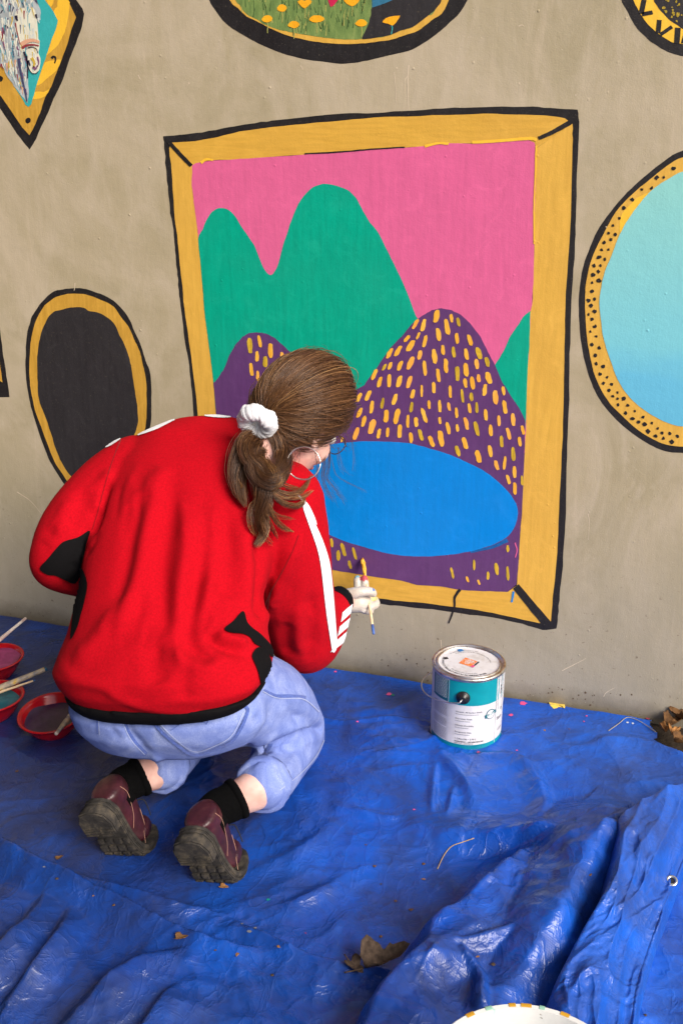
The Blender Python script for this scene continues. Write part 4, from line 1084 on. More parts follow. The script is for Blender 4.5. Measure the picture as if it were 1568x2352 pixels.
# ------------------------------------------------------------------ materials
def fabric(name, col, rough=.85, vary=.12, weave=900, sheen=.2, bump=.25, big=.0):
    M = Mat(name, col, rough=rough, spec=.12 if max(col) > .1 else .08)
    v = M.coord('Object')
    n = M.noise(v, 260, 3, .7)
    c = M.mix(M.ramp(n, [(.3, 0.0), (.7, 1.0)]), tuple(x * (1 - vary) for x in col), tuple(min(1, x * (1 + vary)) for x in col))
    M.set('Base Color', c)
    M.b.inputs['Sheen Weight'].default_value = sheen; M.b.inputs['Sheen Roughness'].default_value = .5
    h = M.math('ADD', M.noise(v, weave, 2, .6), M.math('MULTIPLY', M.noise(v, 40, 4, .6), 1.2))
    M.bump(h, bump, .0015)
    return M.m
F_RED = fabric('red_jersey', srgb(168, 3, 21), .92, .20, sheen=0)
F_BLK = fabric('black_jersey', srgb(15, 14, 16), .85, .15, sheen=.0)
F_WHT = fabric('white_jersey', srgb(228, 230, 238), .75, .03)
F_SOCK = fabric('black_sock_knit', (.0022, .0022, .0024), 1.0, .4, weave=700, sheen=0, bump=.25)
MJ = Mat('light_denim', rough=.85, spec=.25)
v = MJ.coord('Object')
tw = MJ.wave(MJ.coord('Object', rot=(0, 0, R(38))), 260, 'DIAGONAL', 1.2)
wash = MJ.noise(v, 16, 6, .68, .6)
c = MJ.ramp(wash, [(.3, srgb(98, 116, 180)), (.48, srgb(124, 141, 200)), (.72, srgb(164, 177, 218))])
c = MJ.mix(MJ.math('MULTIPLY', MJ.ramp(MJ.noise(MJ.coord('Object', scale=(1, 1, .35), rot=(R(20), R(30), 0)), 620, 3, .7), [(.40, 1.0), (.62, 0.0)]), .48), c, srgb(84, 106, 178))
MJ.set('Base Color', c)
MJ.bump(MJ.math('ADD', MJ.math('MULTIPLY', tw, .4), MJ.noise(v, 350, 3, .7)), .35, .0012)
F_DEN = MJ.m
F_SEAM = fabric('denim_seam', srgb(78, 98, 166), .85, .3, weave=300, bump=.5)
F_STITCH = fabric('pale_stitching', srgb(166, 178, 214), .8, .1)
MK = Mat('skin', srgb(226, 178, 158), rough=.5, spec=.4)
v = MK.coord('Object')
MK.set('Base Color', MK.ramp(MK.noise(v, 30, 4), [(.35, srgb(206, 158, 146)), (.65, srgb(224, 184, 172))]))
MK.b.inputs['Subsurface Weight'].default_value = .12
MK.b.inputs['Subsurface Radius'].default_value = (.010, .004, .002)
MK.bump(MK.noise(v, 500, 2), .1, .0006)
SKIN = MK.m
# ------------------------------------------------------------------ jacket
rings = [body_ring((176,1580,2.00), (582,1590,1.90), .105, .12, 3), body_ring((152,1552,2.00), (610,1560,1.89), .125, .14, 6),
         body_ring((137,1526,2.00), (622,1522,1.91), .142, .15, 12), body_ring((170,1445,2.02), (606,1440,1.96), .138, .15, 18),
         body_ring((192,1360,2.05), (602,1370,2.01), .135, .14, 25), body_ring((203,1270,2.09), (625,1290,2.05), .132, .13, 32),
         body_ring((230,1180,2.13), (655,1220,2.09), .125, .12, 42), body_ring((260,1100,2.17), (672,1150,2.12), .118, .11, 52),
         body_ring((302,1038,2.20), (668,1095,2.14), .100, .10, 60), body_ring((385,998,2.22), (648,1045,2.16), .074, .08, 64),
         body_ring((460,988,2.23), (626,1012,2.18), .056, .06, 64)]
R_ARM = [(640,1155,2.11), (660,1250,2.14), (676,1350,2.19), (690,1430,2.25), (703,1474,2.29), (733,1446,2.39), (760,1404,2.46), (776,1382,2.49)]
R_RAD = [.098, .092, .088, .086, .074, .066, .052, .040]
L_ARM = [(318,1092,2.18), (248,1140,2.15), (188,1200,2.11), (142,1266,2.08), (130,1300,2.09), (185,1318,2.18), (240,1332,2.29), (272,1345,2.36)]
L_RAD = [.092, .086, .078, .066, .050, .052, .046, .038]
shells = [ring_loft(rings), limb([A(*p) for p in R_ARM], R_RAD), limb([A(*p) for p in L_ARM], L_RAD)]
jm = union_mesh('jacket', shells, .0052, 12, .5)
Z4J = lambda L: [(62.7 + x * .5, 909.4 + y * .5) for x, y in L]
folds = [(Z4J([(600,400),(545,600),(505,800),(455,1000),(400,1120)]), .010, .020), (Z4J([(745,520),(735,700),(700,900),(682,1130)]), .012, .020),
         (Z4J([(850,800),(822,930),(818,1060),(850,1090)]), .011, .014), (Z4J([(985,560),(1002,750),(1005,900),(998,985)]), .010, .018),
         (Z4J([(1240,640),(1185,800),(1115,950),(1075,1050)]), .011, .018), (Z4J([(390,330),(345,450),(325,540)]), .013, .014),
         (Z4J([(860,1105),(940,1125),(1010,1142)]), .012, .013), (Z4J([(680,1150),(720,1210),(820,1250),(930,1200)]), .007, .014),
         (Z4J([(470,860),(400,1000),(300,1140),(200,1220)]), .008, .022), (Z4J([(640,330),(600,380),(560,470)]), .007, .020),
         (Z4J([(540,430),(490,640),(450,850),(400,1000)]), -.009, .018), (Z4J([(672,380),(645,600),(622,800),(640,1000),(655,1100)]), -.012, .022),
         (Z4J([(790,560),(792,750),(772,900),(742,1050),(765,1165),(850,1225)]), -.012, .018), (Z4J([(905,520),(915,700),(920,850),(900,930)]), -.009, .022),
         (Z4J([(840,930),(815,1060),(862,1130),(930,1155),(1010,1185)]), -.012, .012), (Z4J([(375,380),(335,540),(302,640)]), -.016, .012),
         (Z4J([(1060,640),(1070,800),(1060,950),(1050,1010)]), -.010, .018), (Z4J([(1300,900),(1310,1050),(1290,1180)]), -.008, .018),
         (Z4J([(1200,1040),(1190,1120),(1200,1200)]), -.008, .018), (Z4J([(1250,950),(1240,1080),(1260,1200)]), .006, .016),
         (Z4J([(580,1130),(590,1240),(610,1330)]), -.008, .022), (Z4J([(700,1260),(720,1330),(730,1400)]), -.006, .020),
         (Z4J([(200,470),(170,560),(120,640)]), .006, .020), (Z4J([(260,420),(240,520),(190,620)]), -.006, .018),
         (Z4J([(140,1215),(170,1260),(240,1310),(340,1335),(420,1385),(520,1430),(660,1450),(830,1452),(940,1430),(1040,1380)]), .004, .012)]
folds = [(a, b * 1.05, w) for a, b, w in folds]
fr = random.Random(12)
for (x0, y0, dx, dy, n_) in ((330, 1100, -18, 110, 7), (470, 1180, 0, 150, 8), (560, 1210, 10, 120, 6), (300, 1390, -25, 110, 6), (420, 1460, 10, 90, 6), (640, 1280, 15, 120, 6), (190, 1170, -40, 60, 5), (690, 1420, 10, 70, 6), (150, 1280, 30, 30, 4), (520, 1500, 40, 30, 5)):
    for k in range(n_):                    # finer creases among the big drapes
        x = x0 + fr.uniform(-60, 60); y = y0 + fr.uniform(-70, 60); q = fr.uniform(.4, 1.0)
        b = fr.uniform(-14, 14)
        folds.append(([(x, y), (x + dx * q * .5 + b, y + dy * q * .5), (x + dx * q + b * .4, y + dy * q)], fr.choice([1, -1, -1]) * fr.uniform(.0012, .0026), fr.uniform(.007, .012)))
fold_disp(jm, folds, 2.05, .0020, 9.0, 3.0)
jacket = link('jacket', jm, F_RED, person)
jacket['label'] = 'red track jacket with white sleeve stripes and black side panels'
jb = bvh_of(jm)
blk = [([(62,790),(100,745),(138,698),(172,668),(230,650),(292,622),(280,680),(262,760),(240,820),(215,858),(170,840),(130,822),(95,818)], 'black_gusset'),
       ([(255,790),(282,862),(268,950),(252,1010),(236,1065),(205,1120),(215,1010),(226,880),(238,830)], 'black_side_panel'),
       ([(905,1072),(945,1035),(988,990),(1006,1040),(1030,1068),(1062,1092),(1100,1130),(1130,1170),(1152,1214),(1118,1200),(1075,1160),(1040,1140),(1020,1112),(985,1098),(930,1092)], 'black_side_panel'),
       ([(1030,1200),(1042,1168),(1064,1156),(1098,1178),(1120,1240),(1116,1300),(1092,1345),(1074,1362),(1066,1310),(1050,1250)], 'black_side_panel')]
for pts, nm in blk:
    project_patch(nm, Z4J(pts), jb, F_BLK, jacket, .0032, 3, 2.05)
# ribbed hem: a band of its own hanging under the red body
hem = [body_ring((190,1606,2.00), (572,1612,1.90), .094, .11, 0), body_ring((172,1590,2.00), (592,1598,1.895), .108, .125, 2), body_ring((160,1572,2.00), (606,1582,1.89), .114, .13, 4)]
hm = union_mesh('hem_band', [ring_loft(hem)], .006, 5)
link('hem_band', hm, F_BLK, jacket)
def jseam(pts, w=1.8, mat=None, nm='seam'):
    return project_patch(nm, stroke_pts(Z4J(pts), w, n=6), jb, mat or F_SEAMR, jacket, .0012, 30, 2.05, 1, .06)
F_SEAMR = fabric('red_seam', srgb(120, 2, 14), .85, .2)
jseam([(430,205),(400,280),(372,360),(345,450),(322,540),(300,615)]); jseam([(1245,640),(1215,720),(1170,810),(1120,900),(1095,960),(1060,1040)])
jseam([(1120,905),(1108,960),(1100,1010)], 1.4)
# white stripes
W = [([(1262,500),(1290,590),(1322,680),(1342,760),(1357,880),(1371,1000),(1386,1100),(1400,1176),(1419,1148),(1414,1060),(1406,960),(1397,860),(1384,760),(1352,660),(1312,570),(1288,512)], 'white_stripe'),
     ([(1228,440),(1255,478),(1290,530),(1325,592),(1318,560),(1292,505),(1262,470)], 'white_stripe')]
for pts, nm in W: project_patch(nm, Z4J(pts), jb, F_WHT, jacket, .0022, 3, 2.2, 3, .05, True)
ZH = lambda L: [(721.3 + x * .12, 1254.4 + y * .12) for x, y in L]
def sil_x(y):
    x = 830.0
    while x > 700 and jb.ray_cast(CAM_P, ray(x, y).normalized())[0] is None: x -= .5
    return x
for y0, y1 in ((1392, 1414), (1424, 1446), (1456, 1482)):          # three bands round the forearm
    V, F = [], []
    for i in range(7):
        for k in range(9):
            t, q = i / 6, k / 8
            y = y0 + (y1 - y0) * t + 16 * (1 - q) - 6 * q; x = sil_x(y) - .6 - 19 * (1 - q)
            p, nn = hit_or_near(jb, x, y, 2.38)
            if nn.dot(CAM_P - p) < 0: nn = -nn
            V.append(p + nn * .0020)
    for i in range(6):
        for k in range(8): F.append((i * 9 + k, i * 9 + k + 1, (i + 1) * 9 + k + 1, (i + 1) * 9 + k))
    link('white_cuff_stripe', mesh_from('white_cuff_stripe', V, F), F_WHT, jacket)
def top_ribbon(x0, x1, w, n=26):
    """the stripe along the shoulder, seen edge-on where the jacket turns away"""
    V, F = [], []
    for i in range(n + 1):
        x = x0 + (x1 - x0) * i / n; y = 900.0
        while y < 1150 and jb.ray_cast(CAM_P, ray(x, y).normalized())[0] is None: y += .5
        ww = w * math.sin(math.pi * (.12 + .76 * i / n))
        for k in range(4):
            p, nn = hit_or_near(jb, x, y + .2 + ww * k / 3, 2.2)
            V.append(p + nn * .0022)
    for i in range(n):
        for k in range(3): F.append((i * 4 + k, i * 4 + k + 1, i * 4 + 5 + k, i * 4 + 4 + k))
    link('white_stripe', mesh_from('white_stripe', V, F), F_WHT, jacket)
top_ribbon(318, 402, 8); top_ribbon(244, 278, 6); top_ribbon(470, 530, 6)
# cuffs
def cuff(path, r0, r1, nm, mat, par):
    P = [Vector(p) for p in path]
    V, F = tube_data(catmull([tuple(p) for p in P], 4), list(np.linspace(r0, r1, 4 * (len(P) - 1) + 1)), 20, True)
    me = mesh_from(nm, V, F); auto_sharp(me, 50)
    return link(nm, me, mat, par)
cuff([A(770,1389,2.475), A(778,1381,2.49), A(784,1377,2.50)], .041, .036, 'rib_cuff', F_BLK, jacket)
cuff([A(262,1341,2.34), A(280,1350,2.385)], .041, .036, 'rib_cuff', F_BLK, jacket)

# ------------------------------------------------------------------ jeans
hipR, hipL = A(505,1596,2.0), A(300,1596,2.07)
pel = [body_ring((180,1570,2.02), (590,1570,1.93), .095, .11, 4), body_ring((168,1610,2.02), (612,1612,1.94), .112, .12, 2), body_ring((182,1640,2.03), (618,1642,1.96), .110, .12, -2),
       body_ring((212,1672,2.05), (596,1674,1.98), .092, .11, -8), body_ring((255,1694,2.08), (545,1697,2.0), .062, .09, -12)]
kneeR, kneeL = on_floor(686,1692,.062), on_floor(440,1660,.062)
cuffR = on_floor(606,1800,.145); cuffL = on_floor(372,1757,.14)
sh = [ring_loft(pel),
      limb([hipR, hipR.lerp(kneeR, .45) + Vector((0.015, 0, .035)), hipR.lerp(kneeR, .8) + Vector((.012, 0, .02)), kneeR], [.108, .098, .078, .064]),
      limb([hipL, hipL.lerp(kneeL, .5) + Vector((0, 0, .03)), kneeL], [.106, .092, .066]),
      limb([kneeR, kneeR.lerp(cuffR, .4) + Vector((0, 0, .01)), kneeR.lerp(cuffR, .75), cuffR], [.064, .066, .060, .056]),
      limb([kneeL, kneeL.lerp(cuffL, .5), cuffL], [.064, .066, .056])]
dm = union_mesh('jeans', sh, .006, 8, .5)
ZJ = lambda L: [(94.1 + x * .46, 1473.9 + y * .46) for x, y in L]
fold_disp(dm, [(ZJ([(1425,440),(1300,455),(1180,502),(1080,560),(1000,600)]), -.022, .012), (ZJ([(1400,410),(1290,425),(1170,470),(1080,525)]), .007, .016), (ZJ([(1400,480),(1300,500),(1200,545)]), .006, .014), (ZJ([(1400,430),(1330,390),(1250,370)]), -.006, .012),
               (ZJ([(1180,500),(1150,580),(1100,640)]), .006, .012), (ZJ([(1240,520),(1200,620),(1150,700)]), -.005, .012), (ZJ([(1330,480),(1270,560),(1190,660)]), .005, .014),
               (ZJ([(1100,300),(1200,420),(1160,490)]), -.005, .02), (ZJ([(400,360),(440,450),(500,520),(530,560)]), -.007, .012), (ZJ([(1150,240),(1250,280),(1330,290)]), .004, .01),
               (ZJ([(560,560),(600,620),(590,680)]), .006, .01)] + [(ZJ([(a, b), (a + c * .5 + 10, b + d * .5), (a + c, b + d)]), e, f) for a, b, c, d, e, f in ((1120,560,90,-70,.004,.007),(1090,610,100,-60,-.004,.006),(1150,640,90,-90,.003,.006),(1200,600,80,-90,-.003,.006),(1060,640,50,-60,.004,.006),(1330,400,70,50,-.004,.007),(1300,440,80,30,.003,.006),(1180,700,60,-60,-.004,.006),(1230,330,60,80,-.003,.008),(900,500,-90,60,-.003,.01),(700,520,100,40,-.003,.01),(540,590,50,50,-.004,.006),(1050,420,60,-110,-.003,.01),(330,420,60,70,-.003,.008))], 2.0, .0022, 12, 8.0)
jeans = link('jeans', dm, F_DEN, person)
jeans['label'] = 'light blue washed denim jeans with turned-up ankles'
db = bvh_of(dm)
def seam(nm, pts, w, mat, off=.0014, n=5):
    return project_patch(nm, stroke_pts(ZJ(pts), w, n=n), db, mat, jeans, off, 30, 2.0, 1, .06)
seam('seam', [(405,350),(430,430),(470,500),(530,560)], 9, F_SEAM); seam('stitching', [(398,352),(422,432),(462,502),(520,560)], 1.6, F_STITCH, .002)
project_patch('back_pocket', ZJ([(545,375),(640,470),(760,558),(870,530),(960,480),(1025,350),(1000,318),(900,345),(800,372),(650,378)]), db, F_DEN, jeans, .0028, 7, 2.0, 1)
seam('pocket_hem', [(535,372),(635,470),(758,556),(870,528),(962,478),(1028,348),(1002,320)], 7, F_SEAM, .0042)
seam('stitching', [(560,372),(648,456),(760,538),(862,512),(948,464),(1008,352)], 1.6, F_STITCH, .0046)
seam('stitching', [(650,440),(720,405),(810,402),(828,412)], 1.6, F_SEAM, .0046); seam('stitching', [(828,412),(845,370)], 1.6, F_SEAM, .0046)
seam('seam', [(1110,245),(1170,270),(1240,272),(1320,280)], 8, F_SEAM); seam('stitching', [(1105,250),(1170,278),(1240,282),(1315,290),(1385,350)], 1.6, F_STITCH, .002)
seam('seam', [(285,320),(285,380),(290,460)], 7, F_SEAM); seam('stitching', [(292,322),(292,380),(296,462)], 1.5, F_STITCH, .002)
seam('seam', [(1150,500),(1140,530),(1110,570),(1080,600),(1050,650)], 9, F_SEAM)
seam('stitching', [(800,550),(900,572),(1000,556)], 1.5, F_SEAM, .002)
seam('stitching', [(1420,470),(1370,570),(1290,660),(1190,740)], 1.5, F_STITCH, .002)
# turned-up ankles
def turnup(c, d, r, nm):
    d = d.normalized()
    P = [c - d * .012, c, c + d * .016, c + d * .022]
    V, F = tube_data(P, [r * 1.03, r * 1.07, r * 1.05, r * .97], 28, True)
    V = [p + Vector((mnoise.noise(p * 60), mnoise.noise(p * 60 + Vector((9, 0, 0))), mnoise.noise(p * 60 + Vector((0, 9, 0))))) * .004 for p in V]
    return link(nm, mesh_from(nm, V, F), F_DEN, jeans)
turnup(cuffR, cuffR - kneeR, .056, 'turn_up'); turnup(cuffL, cuffL - kneeL, .056, 'turn_up')

# ------------------------------------------------------------------ shoes, socks
MLE = Mat('oxblood_leather', rough=.38, spec=.5)
v = MLE.coord('Object')
MLE.set('Base Color', MLE.ramp(MLE.noise(v, 26, 5, .65), [(.3, srgb(40, 17, 23)), (.55, srgb(66, 28, 36)), (.75, srgb(88, 50, 50))]))
MLE.set('Roughness', MLE.ramp(MLE.noise(v, 40, 4), [(.3, .28), (.7, .55)]))
MLE.bump(MLE.math('ADD', MLE.noise(v, 160, 4, .6), MLE.math('MULTIPLY', MLE.noise(v, 24, 3), 2.0)), .25, .002)
LEATHER = MLE.m
MRB = Mat('dusty_rubber', rough=.9, spec=.2)
v = MRB.coord('Object')
MRB.set('Base Color', MRB.ramp(MRB.noise(v, 45, 5, .7), [(.3, srgb(34, 33, 33)), (.5, srgb(56, 53, 50)), (.7, srgb(92, 84, 72))]))
MRB.bump(MRB.noise(v, 200, 4, .7), .4, .002)
RUBBER = MRB.m
F_THREAD = Mat('tan_thread', srgb(186, 142, 120), .8).m
F_LACE = Mat('black_lace', (.012, .011, .011), .8).m
def build_shoe(heel, ballp, yaw, label):
    """shoe standing on its flexed ball: x heel->toe, y to the foot's right, z out of the instep"""
    lat = Vector((math.cos(R(yaw)), -math.sin(R(yaw)), 0))
    fx = (ballp - heel).normalized()
    lat = (lat - fx * lat.dot(fx)).normalized()
    up = lat.cross(fx)
    if up.y < 0: up = -up
    LB = (ballp - heel).length + .012
    toe_dir = Vector((math.sin(R(yaw)), math.cos(R(yaw)), 0))
    ang = math.acos(max(-1, min(1, fx.dot(toe_dir))))
    def place(p):
        x, y, z = p
        if x > LB - .02:                                # toes bent flat on the ground about the ball of the foot
            s = x - (LB - .02); rad = .045
            a = min(s / rad, ang)
            rr = rad - z * .0
            px = LB - .02 + math.sin(a) * (rad - z); pz = rad - math.cos(a) * (rad - z)
            if s / rad > ang:
                e = s - ang * rad
                px += math.cos(ang) * e; pz += math.sin(ang) * e
            x, z = px, pz
        return heel + fx * x + lat * y + up * z
    def half(x):                                         # half width of the sole along its length
        K = [(0, .006), (.008, .024), (.03, .034), (.06, .034), (.10, .034), (.15, .042), (.19, .045), (.225, .038), (.245, .024), (.253, .006)]
        return float(np.interp(x, [k[0] for k in K], [k[1] for k in K]))
    xs = [0, .002, .008, .018, .03, .045, .06, .08, .10, .12, .14, .155, .17, .18, .19, .20, .21, .22, .23, .24, .248, .253]
    shoe = {}
    # sole: welt on top, tread below, raised heel block
    def slab(z0, z1, xa, xb, grow=0.0):
        V, F = [], []
        X = [x for x in xs if xa <= x <= xb]
        for z in (z0, z1):
            for sgn in (-1, 1):
                for x in X: V.append((x, sgn * (half(x) + grow), z))
        n = len(X)
        q = lambda a, b, i: (a * 2 + b) * n + i
        for i in range(n - 1):
            F.append((q(0, 0, i), q(0, 0, i + 1), q(0, 1, i + 1), q(0, 1, i)))
            F.append((q(1, 0, i), q(1, 1, i), q(1, 1, i + 1), q(1, 0, i + 1)))
            F.append((q(0, 0, i), q(1, 0, i), q(1, 0, i + 1), q(0, 0, i + 1)))
            F.append((q(0, 1, i), q(0, 1, i + 1), q(1, 1, i + 1), q(1, 1, i)))
        F.append((q(0, 0, 0), q(0, 1, 0), q(1, 1, 0), q(1, 0, 0)))
        F.append((q(0, 0, n - 1), q(1, 0, n - 1), q(1, 1, n - 1), q(0, 1, n - 1)))
        return V, F
    ob = bpy.data.objects.new('shoe', None); ob.empty_display_size = .03; COL.objects.link(ob)
    ob.parent = person; ob.matrix_parent_inverse = person.matrix_basis.inverted()
    ob['label'] = label
    def mk(nm, VF, mat, bev=.002, par=None):
        me = mesh_from(nm, [place(p) for p in VF[0]], VF[1])
        bm = bmesh.new(); bm.from_mesh(me)
        bmesh.ops.remove_doubles(bm, verts=bm.verts, dist=.0002)
        bmesh.ops.recalc_face_normals(bm, faces=bm.faces)
        if bev:
            ed = [e for e in bm.edges if len(e.link_faces) == 2 and e.calc_face_angle(0) > R(50)]
            bmesh.ops.bevel(bm, geom=ed, offset=bev, segments=2, affect='EDGES')
        bm.to_mesh(me); bm.free(); auto_sharp(me, 45)
        me.polygons.foreach_set('use_smooth', [True] * len(me.polygons))
        return link(nm, me, mat, ob)
    mk('welt', slab(.001, .012, 0, .26, .0045), RUBBER)
    mk('sole', slab(-.007, .001, 0, .26, .003), RUBBER)
    mk('heel_block', slab(-.030, -.0065, 0, .068, .005), RUBBER, .003)
    # tread lugs on heel block and forefoot
    def lug(x0, x1, y0, y1, z0, z1):
        V, F = [], []
        box_data(x0, x1, y0, y1, z0, z1, V, F); mk('tread_lug', ([tuple(p) for p in V], F), RUBBER, .0012)
    for i in range(4):
        lug(.040 + i * .0068, .0445 + i * .0068, -.034, -.006, -.0325, -.029); lug(.040 + i * .0068, .0445 + i * .0068, .004, .034, -.0325, -.029)
    for i in range(4):
        x0 = .098 + i * .021
        for y0, y1 in ((-.040, -.024), (-.018, -.003), (.003, .018), (.024, .040)):
            w = half(x0) + .002
            lug(x0, x0 + .014, max(-w, y0), min(w, y1), -.0115, -.006)
    # upper
    n = 24; rg = []
    prof = [(.004, .030, .070, .004), (.018, .033, .082, .0), (.04, .034, .090, .0), (.062, .034, .092, .0), (.085, .034, .086, 0), (.11, .036, .076, 0), (.135, .039, .064, 0), (.16, .042, .055, 0), (.185, .043, .050, 0), (.21, .039, .046, 0), (.232, .030, .040, 0), (.246, .017, .028, 0)]
    for (x, w, h, s) in prof:
        ring = []
        for k in range(n):
            a = 2 * math.pi * k / n
            ca, sa = math.cos(a), math.sin(a)
            y = math.copysign(abs(ca) ** .75, ca) * w * (1.0 if sa < .2 else 1.0 - .40 * max(0, sa) ** 1.5 * (1 if x < .14 else .5))
            z = .010 + h * (.5 + .5 * math.copysign(abs(sa) ** .75, sa))
            ring.append(Vector((x, y, z)))
        rg.append(ring)
    VF = ring_loft(rg, n)
    up_o = mk('leather_upper', VF, LEATHER, 0)
    ss = up_o.modifiers.new('s', 'SUBSURF'); ss.levels = 1; ss.render_levels = 2
    # padded collar, stitching, tongue, laces
    def curve3(pts, r, nm, mat, sides=6):
        P = [place(p) for p in catmull(pts, 6)]
        return tube(nm, P, r, mat, ob, sides)
    for s in (-1, 1):
        curve3([(.012, s * .031, .050), (.035, s * .0345, .056), (.06, s * .035, .050), (.085, s * .0355, .038), (.10, s * .037, .018)], .00045, 'stitching', F_THREAD, 5)
        curve3([(.10, s * .030, .070), (.13, s * .036, .052), (.15, s * .041, .030), (.16, s * .043, .014)], .00045, 'stitching', F_THREAD, 5)
        curve3([(.10, s * .014, .086), (.125, s * .020, .074), (.15, s * .020, .064)], .0032, 'facing_edge', LEATHER, 8)
    None and curve3([(.002, 0, .078), (.02, .024, .088), (.05, .029, .096), (.085, .024, .094), (.10, .0, .092), (.085, -.024, .094), (.05, -.029, .096), (.02, -.024, .088), (.002, 0, .078)], .0042, 'padded_collar', LEATHER, 8)
    for i in range(4):
        x = .100 + i * .014; z = .092 - i * .0085
        curve3([(x, -.017, z - .006), (x + .003, 0, z + .002), (x, .017, z - .006)], .0016, 'lace', F_LACE, 6)
    curve3([(.100, .010, .092), (.102, .026, .096), (.112, .036, .086), (.122, .046, .070)], .0012, 'lace', F_LACE, 6)
    return ob, place
heR, baR = on_floor(438,1906,.150), on_floor(490,2010,.022)
heL, baL = on_floor(218,1842,.152), on_floor(280,1948,.022)
shoeR, plR = build_shoe(heR, baR, -6, 'oxblood leather shoe on the right foot, dusty sole facing back')
shoeL, plL = build_shoe(heL, baL, -6, 'oxblood leather shoe on the left foot, dusty sole facing back')
ankR, ankL = plR((.052, 0, .088)), plL((.052, 0, .088))
topR, topL = cuffR.lerp(ankR, .52), cuffL.lerp(ankL, .52)
def sock(a_in, ank, top, nm):
    d = (top - ank).normalized()
    P = [a_in, ank, ank.lerp(top, .5), top, top + d * .004, top + d * .002]
    V, F = tube_data(catmull([tuple(p) for p in P[:4]], 6), list(np.interp(np.linspace(0, 3, 19), [0, 1, 2, 3], [.036, .037, .0385, .0405])), 24, True)
    V = [p + d * 0 + Vector((mnoise.noise(p * 45), mnoise.noise(p * 45 + Vector((3, 1, 0))), 0)) * .003 for p in V]
    o = link(nm, mesh_from(nm, V, F), F_SOCK, person)
    V, F = tube_data([top - d * .010, top - d * .004, top + d * .003, top + d * .005], [.0415, .0435, .0430, .0395], 24, True)
    link('sock_cuff', mesh_from('sock_cuff', V, F), F_SOCK, o)
sock(plR((.055, 0, .045)), ankR, topR, 'sock'); sock(plL((.055, 0, .045)), ankL, topL, 'sock')
# ------------------------------------------------------------------ body, head, face
cR, cF, cZ = Vector((math.cos(R(YAW)), math.sin(R(YAW)), 0)), Vector((-math.sin(R(YAW)), math.cos(R(YAW)), 0)), Vector((0, 0, 1))
hC = A(690, 955, 2.12)
hf = (cR * .50 + cF * .62 - cZ * .60).normalized()
hu = cR * .42 + cF * .22 + cZ * .85; hu = (hu - hf * hu.dot(hf)).normalized()
hr = hf.cross(hu)
HS = 1.07
HM = Matrix((hf, hr, hu)).transposed()          # columns: forward, right, up
def HP(f, r, u): return hC + (hf * f + hr * r + hu * u) * HS
neckB = A(590, 1035, 2.20)
HO = .04                                        # the hand is this much deeper than the first lay-out
wristR = A(778, 1380, 2.49 + HO); elbR = A(703, 1470, 2.29); shR = A(640, 1165, 2.13)
shL = A(330, 1105, 2.19); elbL = A(150, 1285, 2.09); wristL = A(282, 1350, 2.39)
chest = A(480, 1150, 2.17); belly = A(420, 1400, 2.03); pelvis = A(400, 1610, 2.01)
bs = [ball(hC + hf * -.006 * HS + hu * .018 * HS, (.094 * HS, .074 * HS, .098 * HS), HM),
      ball(HP(.034, 0, -.052), (.056 * HS, .054 * HS, .064 * HS), HM),
      ball(HP(.058, 0, -.095), (.026 * HS, .026 * HS, .022 * HS), HM),                       # chin
      ball(HP(.052, .040, -.040), (.030 * HS, .022 * HS, .030 * HS), HM), ball(HP(.052, -.040, -.040), (.030 * HS, .022 * HS, .030 * HS), HM),
      limb([HP(.088, 0, .004), HP(.104, 0, -.022), HP(.109, 0, -.036)], [.009, .012, .014], 4, 10),   # nose
      ball(HP(.093, 0, -.068), (.012, .020, .0065), HM), ball(HP(.090, 0, -.077), (.012, .018, .007), HM),  # lips
      ball(HP(.078, 0, .022), (.020, .046, .012), HM),                                        # brow
      limb([HP(-.030, 0, -.060), HP(-.045, 0, -.110), neckB, chest], [.058, .056, .062, .085], 5, 18)]
for s in (1, -1):
    bs.append(ball(HP(-.012, s * .078, -.018), (.017 * HS, .007 * HS, .030 * HS), HM))
    bs.append(ball(HP(-.006, s * .079, -.042), (.009 * HS, .006 * HS, .010 * HS), HM))
bs += [limb([chest, belly, pelvis], [.115, .105, .115], 6, 20),
       limb([A(500, 1110, 2.17), shR, A(672, 1330, 2.20), elbR], [.07, .055, .045, .04]), limb([elbR, elbR.lerp(wristR, .5), wristR, wristR.lerp(A(800, 1380, 2.55), .8)], [.04, .037, .026, .026]),
       limb([A(480, 1110, 2.18), shL, A(205, 1190, 2.13), elbL], [.07, .055, .045, .04]), limb([elbL, elbL.lerp(wristL, .5), wristL], [.04, .037, .025]),
       limb([hipR, hipR.lerp(kneeR, .5) + Vector((0, 0, .02)), kneeR + Vector((0, 0, .005))], [.095, .08, .05]), limb([hipL, hipL.lerp(kneeL, .5) + Vector((0, 0, .02)), kneeL + Vector((0, 0, .005))], [.095, .08, .05]),
       limb([kneeR, kneeR.lerp(cuffR, .5), cuffR, cuffR.lerp(ankR, .6), ankR], [.05, .052, .045, .035, .033]), limb([kneeL, kneeL.lerp(cuffL, .5), cuffL, cuffL.lerp(ankL, .6), ankL], [.05, .052, .045, .035, .033]),
       limb([ankR, plR((.06, 0, .05)), plR((.13, 0, .04))], [.033, .03, .026]), limb([ankL, plL((.06, 0, .05)), plL((.13, 0, .04))], [.033, .03, .026])]
